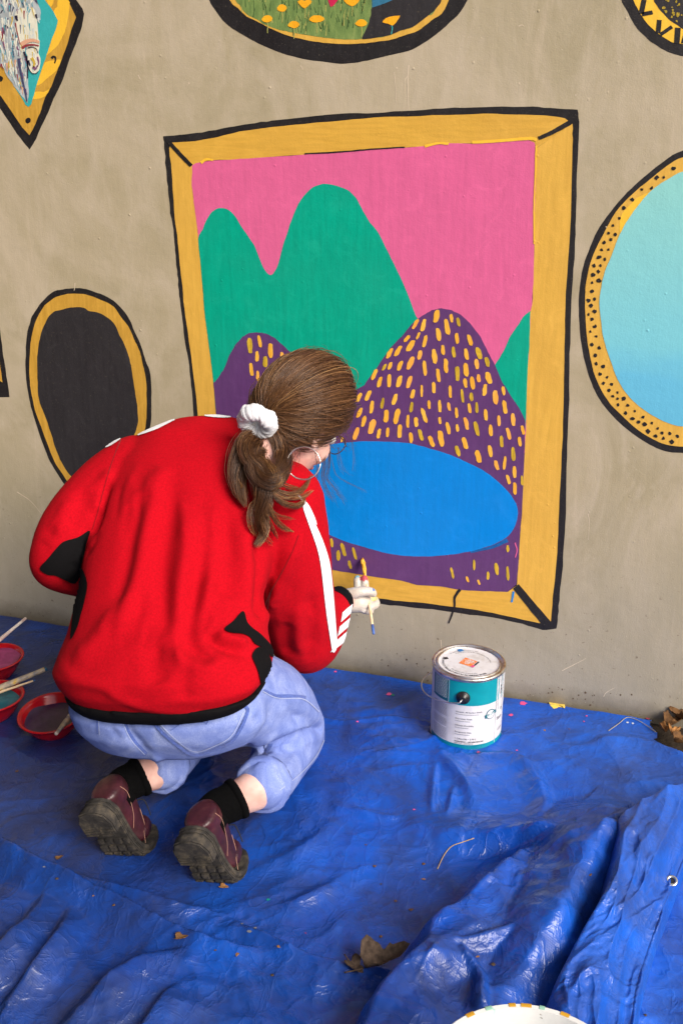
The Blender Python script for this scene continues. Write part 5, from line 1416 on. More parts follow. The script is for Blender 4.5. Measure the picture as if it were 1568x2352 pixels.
# bare left hand resting forward of the left cuff
wl = wristL; hd = (wristL - elbL).normalized(); hs_ = hd.cross(cZ).normalized()
bs.append(limb([wl, wl + hd * .045, wl + hd * .085], [.026, .032, .028], 4, 14))
for k, (o_, ln) in enumerate(((-.028, .062), (-.010, .074), (.009, .070), (.027, .056))):
    b0 = wl + hd * .085 + hs_ * o_
    bs.append(limb([b0, b0 + hd * ln * .5 + cZ * -.006, b0 + hd * ln * .85 + cZ * -.028], [.0095, .009, .0075], 4, 10))
bs.append(limb([wl + hd * .03 - hs_ * .028, wl + hd * .06 - hs_ * .052, wl + hd * .088 - hs_ * .056 - cZ * .01], [.013, .011, .009], 4, 10))
bm_ = union_mesh('body', bs, .0048, 4, .45)
body = link('body', bm_, SKIN, person)
EYEW = Mat('eye_white', (.82, .80, .78), .15).m; IRIS = Mat('brown_iris', srgb(70, 44, 28), .1).m; LIP = Mat('lip', srgb(190, 104, 104), .45).m
for s in (1, -1):
    c = HP(.078, s * .032, -.004)
    V, F = ball(c, .0125); e = link('eye', mesh_from('eye', V, F), EYEW, person)
    V, F = ball(c + (hf * .95 - hu * .25) * .0088, .0060); link('iris', mesh_from('iris', V, F), IRIS, e)
    P = [HP(.078, s * .014, .024), HP(.088, s * .030, .030), HP(.078, s * .050, .024)]
    tube('eyebrow', catmull([tuple(p) for p in P], 4), [.001, .002, .0025, .0025, .003, .0025, .002, .0015, .001], Mat('eyebrow_hair', srgb(60, 40, 28), .8).m, person, 6)
V, F = ball(HP(.100, 0, -.072), (.005, .017, .0075), HM); link('lips', mesh_from('lips', V, F), LIP, person)

# ------------------------------------------------------------------ hair
MH = Mat('brown_hair', rough=.38, spec=.5)
at_ = MH.n.new('ShaderNodeAttribute'); at_.attribute_name = 'tone'
MH.set('Base Color', MH.ramp(at_.outputs['Fac'], [(0.0, srgb(34, 21, 15)), (.45, srgb(86, 55, 34)), (.75, srgb(134, 94, 58)), (1.0, srgb(184, 142, 92))]))
MH.b.inputs['Anisotropic'].default_value = .4
HAIR = MH.m
def strands_mesh(name, paths, rads, tones, parent, sides=3):
    """paths: (n, m, 3); one thin tube for every strand"""
    P = np.asarray(paths, float); n, m, _ = P.shape
    T = np.gradient(P, axis=1); T /= np.linalg.norm(T, axis=2, keepdims=True) + 1e-12
    ref = np.array(CAM_P) - P; ref /= np.linalg.norm(ref, axis=2, keepdims=True)
    N = np.cross(T, ref); N /= np.linalg.norm(N, axis=2, keepdims=True) + 1e-12
    B = np.cross(T, N)
    taper = np.linspace(1, .55, m)[None, :, None]
    taper = taper * np.minimum(1, np.linspace(.5, 6, m))[None, :, None]
    taper[:, -1] *= .25
    rr = np.asarray(rads, float)[:, None, None] * taper
    ring = []
    for k in range(sides):
        a = 2 * math.pi * k / sides + .5
        ring.append(P + (N * math.cos(a) + B * math.sin(a)) * rr)
    Vv = np.stack(ring, 2).reshape(-1, 3)
    base = (np.arange(n)[:, None, None] * m + np.arange(m - 1)[None, :, None]) * sides
    k = np.arange(sides)[None, None, :]; k2 = (k + 1) % sides
    Fv = np.stack([base + k, base + k2, base + sides + k2, base + sides + k], -1).reshape(-1, 4)
    me = mesh_np(name, Vv, Fv)
    tn = np.repeat(np.asarray(tones, float).reshape(n, -1) if np.ndim(tones) > 1 else np.repeat(np.asarray(tones, float)[:, None], m, 1), sides, axis=1).ravel()
    at = me.attributes.new('tone', 'FLOAT', 'POINT'); at.data.foreach_set('value', tn.astype(np.float32))
    return link(name, me, HAIR, parent)
HRAD = np.array([.096, .079, .108]) * HS
HCEN = np.array(hC + hu * .012 * HS)
HB = np.array(HM)                                  # rows world, columns f r u
tie_dir = np.array([-.86, .12, -.50]); tie_dir /= np.linalg.norm(tie_dir)
def has_hair(d): return d[2] > -.62 + 1.42 * max(d[0], -.05) and d[2] > -.72
def sph(d, lift): return HCEN + HB @ (d * (HRAD + lift))
# scalp cap under the strands
V, F = ball((0, 0, 0), 1.0, None, 48, 32)
keepv = []
capV = []
for p in V:
    d = np.array(p); capV.append(Vector(sph(d, .004)))
capF = [f for f in F if all(has_hair(np.array(V[i]) / np.linalg.norm(V[i])) for i in f)]
capm = mesh_from('hair', capV, capF)
a_ = capm.attributes.new('tone', 'FLOAT', 'POINT'); a_.data.foreach_set('value', [.12] * len(capV))
hair = link('hair', capm, HAIR, person)
hair['label'] = 'brown hair tied back low in a twisted ponytail'
rs = np.random.default_rng(21)
paths, rads, tones = [], [], []
m_ = 18
def clump_noise(d): return mnoise.noise(Vector(d) * 3.2), mnoise.noise(Vector(d) * 7.5 + Vector((4, 4, 4)))
tie_p = sph(tie_dir, .016)
cnt = 0
while cnt < 4200:
    d = rs.normal(size=3); d /= np.linalg.norm(d)
    if not has_hair(d): continue
    ang = math.acos(np.clip(d @ tie_dir, -1, 1))
    if ang < .25: continue
    if rs.random() > .25 + .75 * ang / 2.2: continue
    c1, c2 = clump_noise(d)
    so = math.sin(ang)
    path = []
    spread = rs.normal(size=3) * .0045
    lift0 = .004 + .012 * rs.random() + .004 * c1
    swirl = .30 * c1 + .10 * rs.normal()
    wav = rs.normal() * .0010; ph = rs.uniform(0, 6)
    if rs.random() < .04: lift0 += .006; swirl += rs.normal() * .3
    ax = np.cross(d, tie_dir); ax /= np.linalg.norm(ax) + 1e-9
    for i in range(m_):
        t = i / (m_ - 1)
        q = (math.sin((1 - t) * ang) * d + math.sin(t * ang) * tie_dir) / so
        q = q + ax * swirl * math.sin(math.pi * t) * .5
        q /= np.linalg.norm(q)
        lf = lift0 * (.25 + 1.0 * math.sin(math.pi * min(1, .12 + t * .86)) ** .7) + .0015 * c2
        p = sph(q, lf + wav * math.sin(ph + t * 7))
        w = max(0, (t - .75) / .25) ** 2
        p = p * (1 - w) + (tie_p + spread) * w
        path.append(p)
    paths.append(path); rads.append(rs.uniform(.00035, .0009))
    base = .38 + .30 * c1 + .24 * c2 + rs.normal() * .07
    tones.append(np.clip(base + .16 * np.sin(np.linspace(0, 3.1, m_)), 0, 1)); cnt += 1
strands_mesh('swept_back_hair', paths, rads, np.array(tones), hair)
# flyaways round the crown
paths, rads, tones = [], [], []
for i in range(130):
    while True:
        d = rs.normal(size=3); d /= np.linalg.norm(d)
        if has_hair(d) and d[2] > -.2: break
    t1 = rs.normal(size=3); t1 -= d * (t1 @ d); t1 /= np.linalg.norm(t1)
    p0 = sph(d, .010); L = rs.uniform(.02, .055)
    path = [p0 + HB @ (t1 * L * t + d * (.014 * math.sin(t * 2.4))) + rs.normal(size=3) * .0006 for t in np.linspace(0, 1, m_)]
    paths.append(path); rads.append(.00032); tones.append(np.full(m_, .45))
strands_mesh('flyaway_hair', paths, rads, np.array(tones), hair)['kind'] = 'stuff'

# ponytail: locks follow guide lines hung in front of the jacket
def surf_depth(px, py, lift):
    h = jb.ray_cast(CAM_P, ray(px, py).normalized())
    dd = to_px(h[0])[2] if h[0] is not None else 2.10
    return A(px, py, dd - lift)
tieW = Vector(tie_p)
TP = to_px(tieW)
def lock(name, pts, lifts, width, nstr, tone, seed, twist=0.0, curl=0.0):
    r_ = np.random.default_rng(seed)
    G = [tuple(surf_depth(x, y, l)) for (x, y), l in zip(pts, lifts)]
    n = 22
    C = np.array(catmull(G, 8)); s = np.linspace(0, len(C) - 1, n)
    C = np.stack([np.interp(s, np.arange(len(C)), C[:, k]) for k in range(3)], 1)
    P_, T_, N_, B_ = frames([Vector(c) for c in C])
    out, rd, tn = [], [], []
    for i in range(int(nstr * 1.6)):
        a0 = r_.uniform(0, 2 * math.pi); q = math.sqrt(r_.random()); e0 = r_.normal() * .45; q *= math.exp(r_.normal() * .18); cut = r_.uniform(.80, 1.0)
        path = []
        for k in range(n):
            t = k / (n - 1) * cut; kk = t * (n - 1); k0 = int(min(n - 2, math.floor(kk))); fr_ = kk - k0
            w = np.interp(t, np.linspace(0, 1, len(width)), width) * q
            a = a0 + twist * t * 2 * math.pi + e0 * t
            o = (N_[k0] * math.cos(a) + B_[k0] * math.sin(a)) * w
            p = P_[k0].lerp(P_[k0 + 1], fr_) + o + Vector((r_.normal(), r_.normal(), r_.normal())) * .0004
            path.append(p)
        out.append([tuple(p) for p in path]); rd.append(r_.uniform(.00035, .0007))
        b = tone + .08 + r_.normal() * .16 + .12 * math.cos(a0)
        tn.append(np.clip(b + .22 * np.linspace(-.5, 1, n) ** 2, 0, 1))
    return strands_mesh(name, out, rd, np.array(tn), hair)
lock('hair_lock', [(604,972),(580,998),(556,1035),(546,1085),(552,1130),(566,1166)], [.06,.06,.05,.035,.03,.02], [.010,.017,.020,.018,.012,.004], 260, .38, 1, .4)
lock('hair_lock', [(604,972),(590,1010),(584,1050),(600,1095),(606,1140),(600,1190),(606,1225),(586,1256)], [.06,.065,.06,.055,.045,.03,.025,.02], [.012,.018,.022,.020,.016,.013,.010,.006], 380, .34, 2, .7)
lock('hair_lock', [(606,974),(628,1000),(648,1040),(650,1080),(628,1108),(596,1100),(578,1072),(590,1040),(616,1036)], [.06,.075,.075,.07,.07,.075,.08,.085,.085], [.010,.014,.016,.016,.015,.013,.012,.010,.006], 340, .30, 3, .8)
lock('hair_lock', [(600,976),(566,1010),(572,1050),(610,1072),(640,1100),(622,1126)], [.065,.08,.085,.085,.075,.06], [.010,.014,.014,.013,.012,.005], 240, .48, 4, .9)
for i, (pts, n_) in enumerate([([(612,1100),(640,1128),(672,1135),(700,1118),(716,1088)], 26), ([(614,1118),(645,1152),(680,1162),(697,1152),(694,1140)], 30), ([(612,1150),(630,1190),(650,1212),(676,1222)], 22), ([(600,1140),(578,1165),(576,1205),(590,1234)], 18),
        ([(612,1110),(640,1140),(690,1142),(720,1125)], 14), ([(556,1120),(540,1085),(532,1060),(548,1030)], 14), ([(610,1180),(622,1205),(640,1240)], 12), ([(620,1095),(660,1118),(690,1122)], 16), ([(600,1200),(612,1235),(628,1250)], 10), ([(608,1160),(640,1185),(680,1192)], 8)]):
    lock('hair_wisp', pts, list(np.linspace(.05, .012, len(pts))), [.003, .006, .006, .002], n_, .42, 20 + i)
ZW = lambda L: [(564.5 + x * .18, 972.2 + y * .18) for x, y in L]
def wisp(pts, n_, depth, seed, wid=.004):
    r_ = np.random.default_rng(seed); out = []
    G = np.array(catmull([tuple(A(x, y, depth)) for x, y in ZW(pts)], 8)); s = np.linspace(0, len(G) - 1, 22)
    C = np.stack([np.interp(s, np.arange(len(G)), G[:, k]) for k in range(3)], 1)
    for i in range(n_):
        o = r_.normal(size=3) * wid; o2 = r_.normal(size=3) * wid * 1.6
        t = np.linspace(0, 1, 22)[:, None]
        out.append(C + o * np.sin(t * 3.0) + o2 * t ** 2)
    return strands_mesh('hair_wisp', out, [.00028] * n_, np.full((n_, 22), .36), hair)
wisp([(1000,250),(1000,500),(980,700),(1050,880),(1130,950)], 16, 2.13, 1); wisp([(1080,280),(1060,560),(1040,700),(1150,850),(1260,1020)], 14, 2.14, 2)
wisp([(1180,300),(1200,520),(1260,650)], 6, 2.14, 3); wisp([(1350,180),(1380,450),(1360,620)], 4, 2.14, 4, .002); wisp([(1090,420),(1150,640),(1280,740),(1430,810),(1530,870)], 4, 2.14, 5, .002)
wisp([(900,450),(910,700),(850,830),(720,910)], 9, 2.10, 6); wisp([(1000,200),(950,380),(960,480)], 14, 2.12, 7); wisp([(1050,180),(1120,300),(1180,360)], 10, 2.14, 8); wisp([(880,360),(900,420),(890,480)], 6, 2.10, 9)
wisp([(1250,60),(1320,150),(1360,330)], 6, 2.14, 10); wisp([(700,330),(640,480),(600,560)], 6, 2.06, 11, .006)

# ------------------------------------------------------------------ scrunchie, earring, spectacles
sc_c = A(592, 968, TP[2] - .028); tail_d = (CAM_R @ Vector((-.30, -.78, .52))).normalized()
V, F = [], []
nu_, nv_ = 120, 24
q_ = tail_d.to_track_quat('Z', 'Y').to_matrix()
for i in range(nu_):
    a = 2 * math.pi * i / nu_
    for k in range(nv_):
        b = 2 * math.pi * k / nv_
        mr = .0165 * (1 + .22 * mnoise.noise(Vector((math.cos(a) * 1.6, math.sin(a) * 1.6, 2.2)))) + .0034 * mnoise.noise(Vector((math.cos(a + b * .35) * 5.5, math.sin(a + b * .35) * 5.5, math.sin(b) * .7))) - .0022 * (1 - abs(mnoise.noise(Vector((math.cos(a + b * .12) * 11, math.sin(a + b * .12) * 11, math.cos(b) * .5))))) ** 4
        Rm = .0265
        p = Vector(((Rm + mr * math.cos(b)) * math.cos(a), (Rm + mr * math.cos(b)) * math.sin(a), mr * 1.15 * math.sin(b)))
        V.append(sc_c + q_ @ p)
for i in range(nu_):
    for k in range(nv_):
        F.append((i * nv_ + k, ((i + 1) % nu_) * nv_ + k, ((i + 1) % nu_) * nv_ + (k + 1) % nv_, i * nv_ + (k + 1) % nv_))
scr = link('scrunchie', mesh_from('scrunchie', V, F), fabric('white_cotton', srgb(225, 226, 232), .8, .04), person)
scr['label'] = 'white ruffled scrunchie round the ponytail'
ec = A(697, 1064, 1.99); er = .0325
rx, ry = cR, (CAM_R @ Vector((0, 1, 0)))
P = [ec + rx * er * 1.03 * math.cos(a) + ry * er * math.sin(a) + (CAM_R @ Vector((0, 0, 1))) * .006 * math.cos(a) for a in np.linspace(0, 2 * math.pi, 49)]
eo = tube('earring', P, .0015, Mat('rose_silver', (.92, .82, .76), .3, metal=1.0).m, person, 8)
eo['label'] = 'thin silver hoop earring'
GF = Mat('spectacle_frame', srgb(92, 66, 48), .3, metal=.6).m
gl_ = bpy.data.objects.new('spectacles', None); gl_.empty_display_size = .02; COL.objects.link(gl_); gl_.parent = person; gl_.matrix_parent_inverse = person.matrix_basis.inverted()
for s in (1, -1):
    P = [HP(.104 - .006 * abs(math.cos(a)), s * (.034 + .024 * math.cos(a)), -.006 + .020 * math.sin(a)) for a in np.linspace(0, 2 * math.pi, 33)]
    tube('rim', P, .0011, GF, gl_, 6)
    tube('temple', catmull([tuple(HP(.100, s * .060, 0)), tuple(HP(.05, s * .078, .004)), tuple(HP(-.02, s * .086, .002)), tuple(HP(-.04, s * .084, -.02))], 5), .0014, GF, gl_, 6)
tube('bridge', [HP(.105, -.011, -.002), HP(.109, 0, .002), HP(.105, .011, -.002)], .0013, GF, gl_, 6)

# collar of the jacket
cc = neckB; cd = (HP(-.04, 0, -.085) - chest).normalized()
V, F = [], []
q_ = cd.to_track_quat('Z', 'Y').to_matrix(); N_ = 40
prof = [(.070, -.030), (.072, -.008), (.073, .012), (.074, .026), (.078, .029), (.081, .024), (.083, .006), (.085, -.016), (.086, -.030)]
for (r_, z_) in prof:
    for k in range(N_):
        a = 2 * math.pi * k / N_
        V.append(cc + q_ @ Vector((r_ * math.cos(a) * 1.0, r_ * math.sin(a) * .9, z_)))
for i in range(len(prof) - 1):
    for k in range(N_):
        F.append((i * N_ + k, i * N_ + (k + 1) % N_, (i + 1) * N_ + (k + 1) % N_, (i + 1) * N_ + k))
link('collar', mesh_from('collar', V, F), F_RED, jacket)

# ------------------------------------------------------------------ gloved right hand
MGV = Mat('latex_glove', srgb(232, 224, 214), rough=.42, spec=.5)
v = MGV.coord('Object')
wr = MGV.wave(MGV.coord('Object', rot=(0, R(35), R(20))), 60, 'X', 4.0, 3)
MGV.bump(MGV.math('ADD', MGV.math('MULTIPLY', wr, .6), MGV.noise(v, 120, 4, .6)), .16, .002)
MGV.b.inputs['Subsurface Weight'].default_value = .15
MGV.b.inputs['Subsurface Radius'].default_value = (.006, .004, .003)
h_ = lambda x, y, d: A(x, y, d + HO)
gs = [limb([h_(774,1379,2.49), h_(784,1380,2.505), h_(806,1380,2.525), h_(830,1383,2.535)], [.030, .0285, .031, .027]),
      limb([h_(800,1366,2.505), h_(818,1361,2.495), h_(838,1358,2.495), h_(853,1360,2.505), h_(857,1364,2.51)], [.017, .0145, .0125, .0115, .0095]),
      limb([h_(834,1374,2.545), h_(856,1378,2.555), h_(862,1388,2.545), h_(850,1394,2.53)], [.014, .0130, .0115, .010]),
      limb([h_(826,1392,2.545), h_(846,1396,2.550), h_(848,1403,2.535), h_(834,1401,2.525)], [.013, .0115, .0105, .0095]),
      limb([h_(820,1366,2.55), h_(821,1348,2.567), h_(820,1333,2.572), h_(821,1328,2.575)], [.0115, .0108, .0100, .0085]),
      limb([h_(836,1364,2.55), h_(838,1346,2.562), h_(837,1333,2.566), h_(836,1328,2.567)], [.0118, .0108, .0100, .0085])]
gm = union_mesh('glove', gs, .0026, 3, .4)
glove = link('glove', gm, MGV.m, person); glove['label'] = 'off-white latex glove smeared with paint'
cbase = srgb(228, 220, 210)
prevc = MGV.ramp(MGV.noise(v, 40, 4), [(.35, srgb(186, 176, 166)), (.65, srgb(206, 198, 189))])
for (px_, py_, dd_, rad_, col_) in ((820, 1328, 2.575, .011, srgb(104, 168, 184)), (824, 1338, 2.575, .007, srgb(52, 92, 112)), (836, 1328, 2.566, .013, srgb(186, 32, 56)), (856, 1356, 2.50, .006, srgb(70, 112, 176)), (858, 1374, 2.545, .011, srgb(190, 180, 110)), (846, 1366, 2.50, .007, srgb(196, 172, 120))):
    pt = h_(px_, py_, dd_)
    vd = MGV.n.new('ShaderNodeVectorMath'); vd.operation = 'DISTANCE'; vd.inputs[1].default_value = pt
    MGV.t.links.new(v, vd.inputs[0])
    dn = MGV.math('ADD', vd.outputs['Value'], MGV.math('MULTIPLY', MGV.math('SUBTRACT', MGV.noise(v, 150, 3, .6), .5), .012))
    prevc = MGV.mix(MGV.ramp(MGV.math('DIVIDE', dn, rad_ * 2), [(.38, .9), (.52, 0.0)]), prevc, col_)
MGV.set('Base Color', prevc)

# ================================================================== BRUSH IN HAND
tipw = on_wall(832, 1283, .004)
endw = A(858, 1457, 2.50)
hb = empty('paintbrush', tuple(endw), 'slim wooden paintbrush with blue handle end held in the white glove', 'paintbrush')
hb_p = lambda t: tipw.lerp(endw, t)
WOOD = Mat('pale_wood', srgb(226, 198, 158), .55); v = WOOD.coord('Object')
WOOD.set('Base Color', WOOD.ramp(WOOD.noise(v, 60, 4), [(.35, srgb(212, 180, 140)), (.65, srgb(232, 208, 172))])); WOOD = WOOD.m
tube('handle', [hb_p(t) for t in (.24, .30, .45, .60, .75, .88)], [.0030, .0036, .0040, .0040, .0037, .0035], WOOD, hb, 10)
tube('handle_end', [hb_p(t) for t in (.88, .94, .99, 1.0)], [.0036, .0037, .0036, .002], Mat('blue_lacquer', srgb(70, 104, 176), .4).m, hb, 10)
tube('paint_band', [hb_p(t) for t in (.46, .50, .54)], [.0043, .0046, .0042], Mat('red_paint', srgb(196, 40, 48), .4).m, hb, 10)
P = [hb_p(t) for t in (0, .03, .07, .11, .15, .19, .25)]
V, F = tube_data(P, [.0012, .0045, .0062, .0066, .0052, .0044, .0036], 14)
V = [p + Vector((mnoise.noise(p * 160), mnoise.noise(p * 160 + Vector((7, 0, 0))), mnoise.noise(p * 160 + Vector((0, 7, 0))))) * .0035 for p in V]
MYP = Mat('wet_yellow_paint', srgb(240, 176, 50), .3); MYP.set('Base Color', MYP.ramp(MYP.noise(MYP.coord('Object'), 90, 3), [(.4, srgb(222, 150, 34)), (.6, srgb(248, 196, 76))]))
link('bristles', mesh_from('bristles', V, F), MYP.m, hb)
# ================================================================== PAINT CAN
def text_mesh(txt, size, bold=0.0):
    cu = bpy.data.curves.new('t', 'FONT'); cu.body = txt; cu.size = size; cu.resolution_u = 2; cu.offset = bold
    o = bpy.data.objects.new('t', cu); COL.objects.link(o)
    bpy.context.view_layer.update()
    me = eval_mesh(o)
    bpy.data.objects.remove(o); bpy.data.curves.remove(cu)
    return me
can_b = on_floor(1068, 1684); can_b.z = floor_z(can_b.x, can_b.y) + .001
CR, CH = .0872, .199
can = empty('paint_can', tuple(can_b), 'white and teal one-gallon paint can with wire handle standing on the blue tarp', 'paint can')
to_cam = math.atan2(CAM_P.y - can_b.y, CAM_P.x - can_b.x)
def cyl(a_deg, z, off=0.0, r=None):
    a = to_cam + R(a_deg); rr = (r if r is not None else CR) + off           # positive angles run to the picture's right
    return can_b + Vector((rr * math.cos(a), rr * math.sin(a), z))
MCW = Mat('can_white_label', rough=.38, spec=.5)
v = MCW.coord('Object'); MCW.set('Base Color', MCW.ramp(MCW.noise(v, 14, 5, .65), [(.35, srgb(196, 194, 198)), (.65, srgb(218, 218, 222))])); CW = MCW.m
MCT = Mat('can_teal_label', srgb(0, 136, 152), .36); v = MCT.coord('Object'); MCT.set('Base Color', MCT.ramp(MCT.noise(v, 10, 4), [(.35, srgb(0, 122, 140)), (.65, srgb(8, 146, 160))])); CT = MCT.m
CTD = Mat('can_dark_teal_label', srgb(18, 96, 112), .4).m
MTN = Mat('tin', rough=.32, metal=1.0); v = MTN.coord('Object'); MTN.set('Base Color', MTN.ramp(MTN.noise(v, 60, 5, .7), [(.36, srgb(170, 152, 132)), (.5, srgb(222, 220, 216))])); TIN = MTN.m
MLD = Mat('can_lid_white', rough=.42); v = MLD.coord('Object')
MLD.set('Base Color', MLD.ramp(MLD.noise(v, 30, 5, .7), [(.30, srgb(184, 180, 178)), (.5, srgb(206, 206, 210)), (.75, srgb(216, 216, 220))])); LIDW = MLD.m
INK = Mat('grey_ink', srgb(108, 108, 116), .6).m; INKD = Mat('dark_ink', srgb(48, 48, 58), .6).m; INKW = Mat('white_ink', srgb(214, 226, 228), .6).m
CBLK = Mat('black_plastic', (.012, .012, .014), .35).m
V, F = lathe_data([(0, .002), (CR - .004, .002), (CR - .0015, .0), (CR + .001, .001), (CR + .001, .005), (CR, .007), (CR, CH - .008), (CR + .0012, CH - .006), (CR + .0016, CH - .002), (CR - .001, CH), (CR - .005, CH - .0005)], 96)
me = mesh_from('can_body', [can_b + p for p in V], F); auto_sharp(me, 40)
cb = link('can_body', me, CW, can)
V, F = lathe_data([(CR + .0022, CH - .007), (CR + .0030, CH - .002), (CR + .0010, CH + .0012), (CR - .004, CH + .0010), (CR - .0055, CH - .004), (CR - .0085, CH - .0045), (CR - .0095, CH + .0005), (CR - .012, CH + .0008), (CR - .0135, CH - .002)], 96)
me = mesh_from('tin_rim', [can_b + p for p in V], F); link('tin_rim', me, TIN, can)
V, F = lathe_data([(CR - .013, CH - .0018), (CR - .016, CH - .0028), (CR - .024, CH - .003), (0, CH - .0028)], 96)
lid = link('lid', mesh_from('lid', [can_b + p for p in V], F), LIDW, can)
V, F = lathe_data([(CR + .0018, .0005), (CR + .0024, .003), (CR + .0018, .0062)], 96)
link('bottom_rim', mesh_from('bottom_rim', [can_b + p for p in V], F), CBLK, can)
def sector(nm, a0, a1, z0, z1, off, mat, n=24, wob=0.0):
    V, F = [], []
    for i in range(n + 1):
        a = a0 + (a1 - a0) * i / n
        w = wob * math.sin(i * 1.7) * .5 + wob * math.sin(i * .6)
        V += [cyl(a, z0 + w, off), cyl(a, z1, off)]
    for i in range(n): F.append((2 * i, 2 * i + 2, 2 * i + 3, 2 * i + 1))
    return link(nm, mesh_from(nm, V, F), mat, cb)
ZT0, ZT1 = .128, CH - .0085
sector('teal_band', -30, 62, ZT0, ZT1, .0004, CT); sector('dark_teal_panel', -66, -30, ZT0 + .001, ZT1 - .004, .0004, CTD, 16)
sector('teal_base_band', -72, 110, .0075, .020, .0004, CT, 40)
sector('teal_band', 66, 140, ZT0, ZT1, .0004, CT)
sector('label_seam', -30.4, -29.6, .0205, ZT1, .0006, Mat('seam_line', srgb(196, 200, 206), .5).m, 2)
for a, w, z0 in ((55, 2.2, .095), (60.5, 4.5, .10), (68, 2.5, .125), (73, 3.5, .085), (52.5, .9, .012), (78, 3, .11)):
    V, F = [], []
    n = 10
    for i in range(n + 1):
        z = z0 + (ZT1 + .004 - z0) * i / n; ww = w * (.55 + .45 * (i / n) ** .5 + .15 * math.sin(i * 2.1))
        V += [cyl(a - ww / 2, z, .0008), cyl(a, z, .0016), cyl(a + ww / 2, z, .0008)]
    for i in range(n):
        for k in (0, 1): F.append((3 * i + k, 3 * i + k + 1, 3 * i + k + 4, 3 * i + k + 3))
    link('white_paint_drip', mesh_from('white_paint_drip', V, F), LIDW, cb)
def cyl_text(txt, a0, z, size, mat, tilt=0.0, bold=0.0, nm='printed_text', off=.0009):
    me = text_mesh(txt, size, bold)
    for vv in me.vertices:
        x, y = vv.co.x, vv.co.y
        if tilt:
            c, s = math.cos(R(tilt)), math.sin(R(tilt)); x, y = x * c - y * s, x * s + y * c
        vv.co = cyl(a0 + math.degrees(x / CR), z + y, off)
    me.update(); me.materials.clear()
    o = link(nm, me, mat, cb); o['kind'] = 'stuff'; return o
def bars(nm, rows, mat, off=.0009):
    """lines of print too fine to read: rows of (start angle, end angle, z, height) cut into word-long bars"""
    V, F = [], []
    for ri, (a0, a1, z, hgt) in enumerate(rows):
        rr = random.Random(ri); a = a0
        while a < a1:
            w = rr.uniform(1.2, 3.6); e = min(a1, a + w); b = len(V)
            V += [cyl(a, z, off), cyl(e, z, off), cyl(e, z + hgt, off), cyl(a, z + hgt, off)]; F.append((b, b + 1, b + 2, b + 3))
            a = e + .5
    o = link(nm, mesh_from(nm, V, F, False), mat, cb); o['kind'] = 'stuff'
rows = []
for i, t1 in enumerate(('Versatile, All-Surface Finish', 'Easy-Clean Finish', 'Ultimate Durability', 'Exceptional Hide')):
    z = .108 - i * .0185
    cyl_text(t1, -17, z, .0058, INKD); rows.append((-17, (20, 6, 4, 7)[i], z - .0056, .0017))
INKL = Mat('pale_grey_ink', srgb(150, 150, 158), .6).m
bars('fine_print', rows, INKL)
bars('fine_print', [(-62, -32, .118 - i * .0036, .0014) for i in range(27) if i not in (9, 10, 17)], INKL)
bars('fine_print', [(-61, -33, .184 - i * .0036, .0014) for i in range(14)], INKW)
cyl_text('1 GALLON • 3.79 L', -17, .0335, .0064, INKD); cyl_text('WARNING! • ¡ADVERTENCIA!', -17, .0262, .0054, INKD, bold=.0001); cyl_text('IRRITANT! • ¡IRRITANTE!', -17, .0218, .0042, INKD)
cyl_text('BEHR', 60, .140, .034, INKD, bold=.0008, off=.0006)
cyl_text('IN', 66, .094, .012, INKD); cyl_text('Satin', 56, .072, .013, INKD); cyl_text('LOW', 60, .040, .009, INKD)
# NEW badge
def badge(a_c, z_c, pts, mat, off):
    V = [cyl(a_c + math.degrees(x / CR), z_c + y, off) for x, y in pts]; n = len(V)
    V.append(cyl(a_c, z_c, off + .0003))
    return link('new_badge', mesh_from('new_badge', V, [(i, (i + 1) % n, n) for i in range(n)]), mat, cb)
badge(41, .098, [(.0135 * math.cos(2 * math.pi * k / 28), .0135 * math.sin(2 * math.pi * k / 28)) for k in range(28)], CTD, .0008)
badge(41, .098, [(.0115 * math.cos(2 * math.pi * k / 28), .0115 * math.sin(2 * math.pi * k / 28)) for k in range(28)], CW, .0012)
c_, s_ = math.cos(R(14)), math.sin(R(14))
badge(41, .098, [(x * c_ - y * s_, x * s_ + y * c_) for x, y in ((-.0165, -.005), (.0165, -.005), (.0165, .005), (-.0165, .005))], CTD, .0018)
cyl_text('NEW', 41 - math.degrees(.0105 / CR), .0915, .0095, INKW, tilt=14, bold=.0003, off=.0026)
# print on the lid
def lid_text(txt, radius, a0, size, mat, bold=0.0):
    me = text_mesh(txt, size, bold); rr = radius
    for vv in me.vertices:
        x, y = vv.co.x, vv.co.y
        a = to_cam + R(a0) - x / rr; q = rr + y
        vv.co = can_b + Vector((q * math.cos(a), q * math.sin(a), CH - .0022))
    me.update(); me.materials.clear()
    o = link('printed_text', me, mat, lid); o['kind'] = 'stuff'
lid_text('BEHR PREMIUM PLUS® LIFETIME GUARANTEE', .060, 42, .0078, INKD, .0001)
lid_text('For product information call', .0525, 22, .0056, INKD)
lid_text('for perfect color coordination with', .0585, -128, .0052, INKD); lid_text('inspiring decorating ideas and expert product advice', .0515, -140, .0052, INKD)
def lid_poly(nm, pts, mat, dz=.0006):
    u = Vector((math.cos(to_cam + R(90)), math.sin(to_cam + R(90)), 0)); w = Vector((-math.cos(to_cam), -math.sin(to_cam), 0))
    return link(nm, mesh_from(nm, [can_b + u * x + w * y + Vector((0, 0, CH - .0026 + dz)) for x, y in pts], [tuple(range(len(pts)))], False), mat, lid), u, w
c_, s_ = math.cos(R(-27)), math.sin(R(-27))
rot2 = lambda x, y: (x * c_ - y * s_, x * s_ + y * c_)
MO = Mat('orange_print', srgb(226, 122, 52), .5); MO.set('Base Color', MO.ramp(MO.noise(MO.coord('Object'), 260, 3, .7), [(.55, srgb(222, 120, 52)), (.68, srgb(232, 214, 204))]))
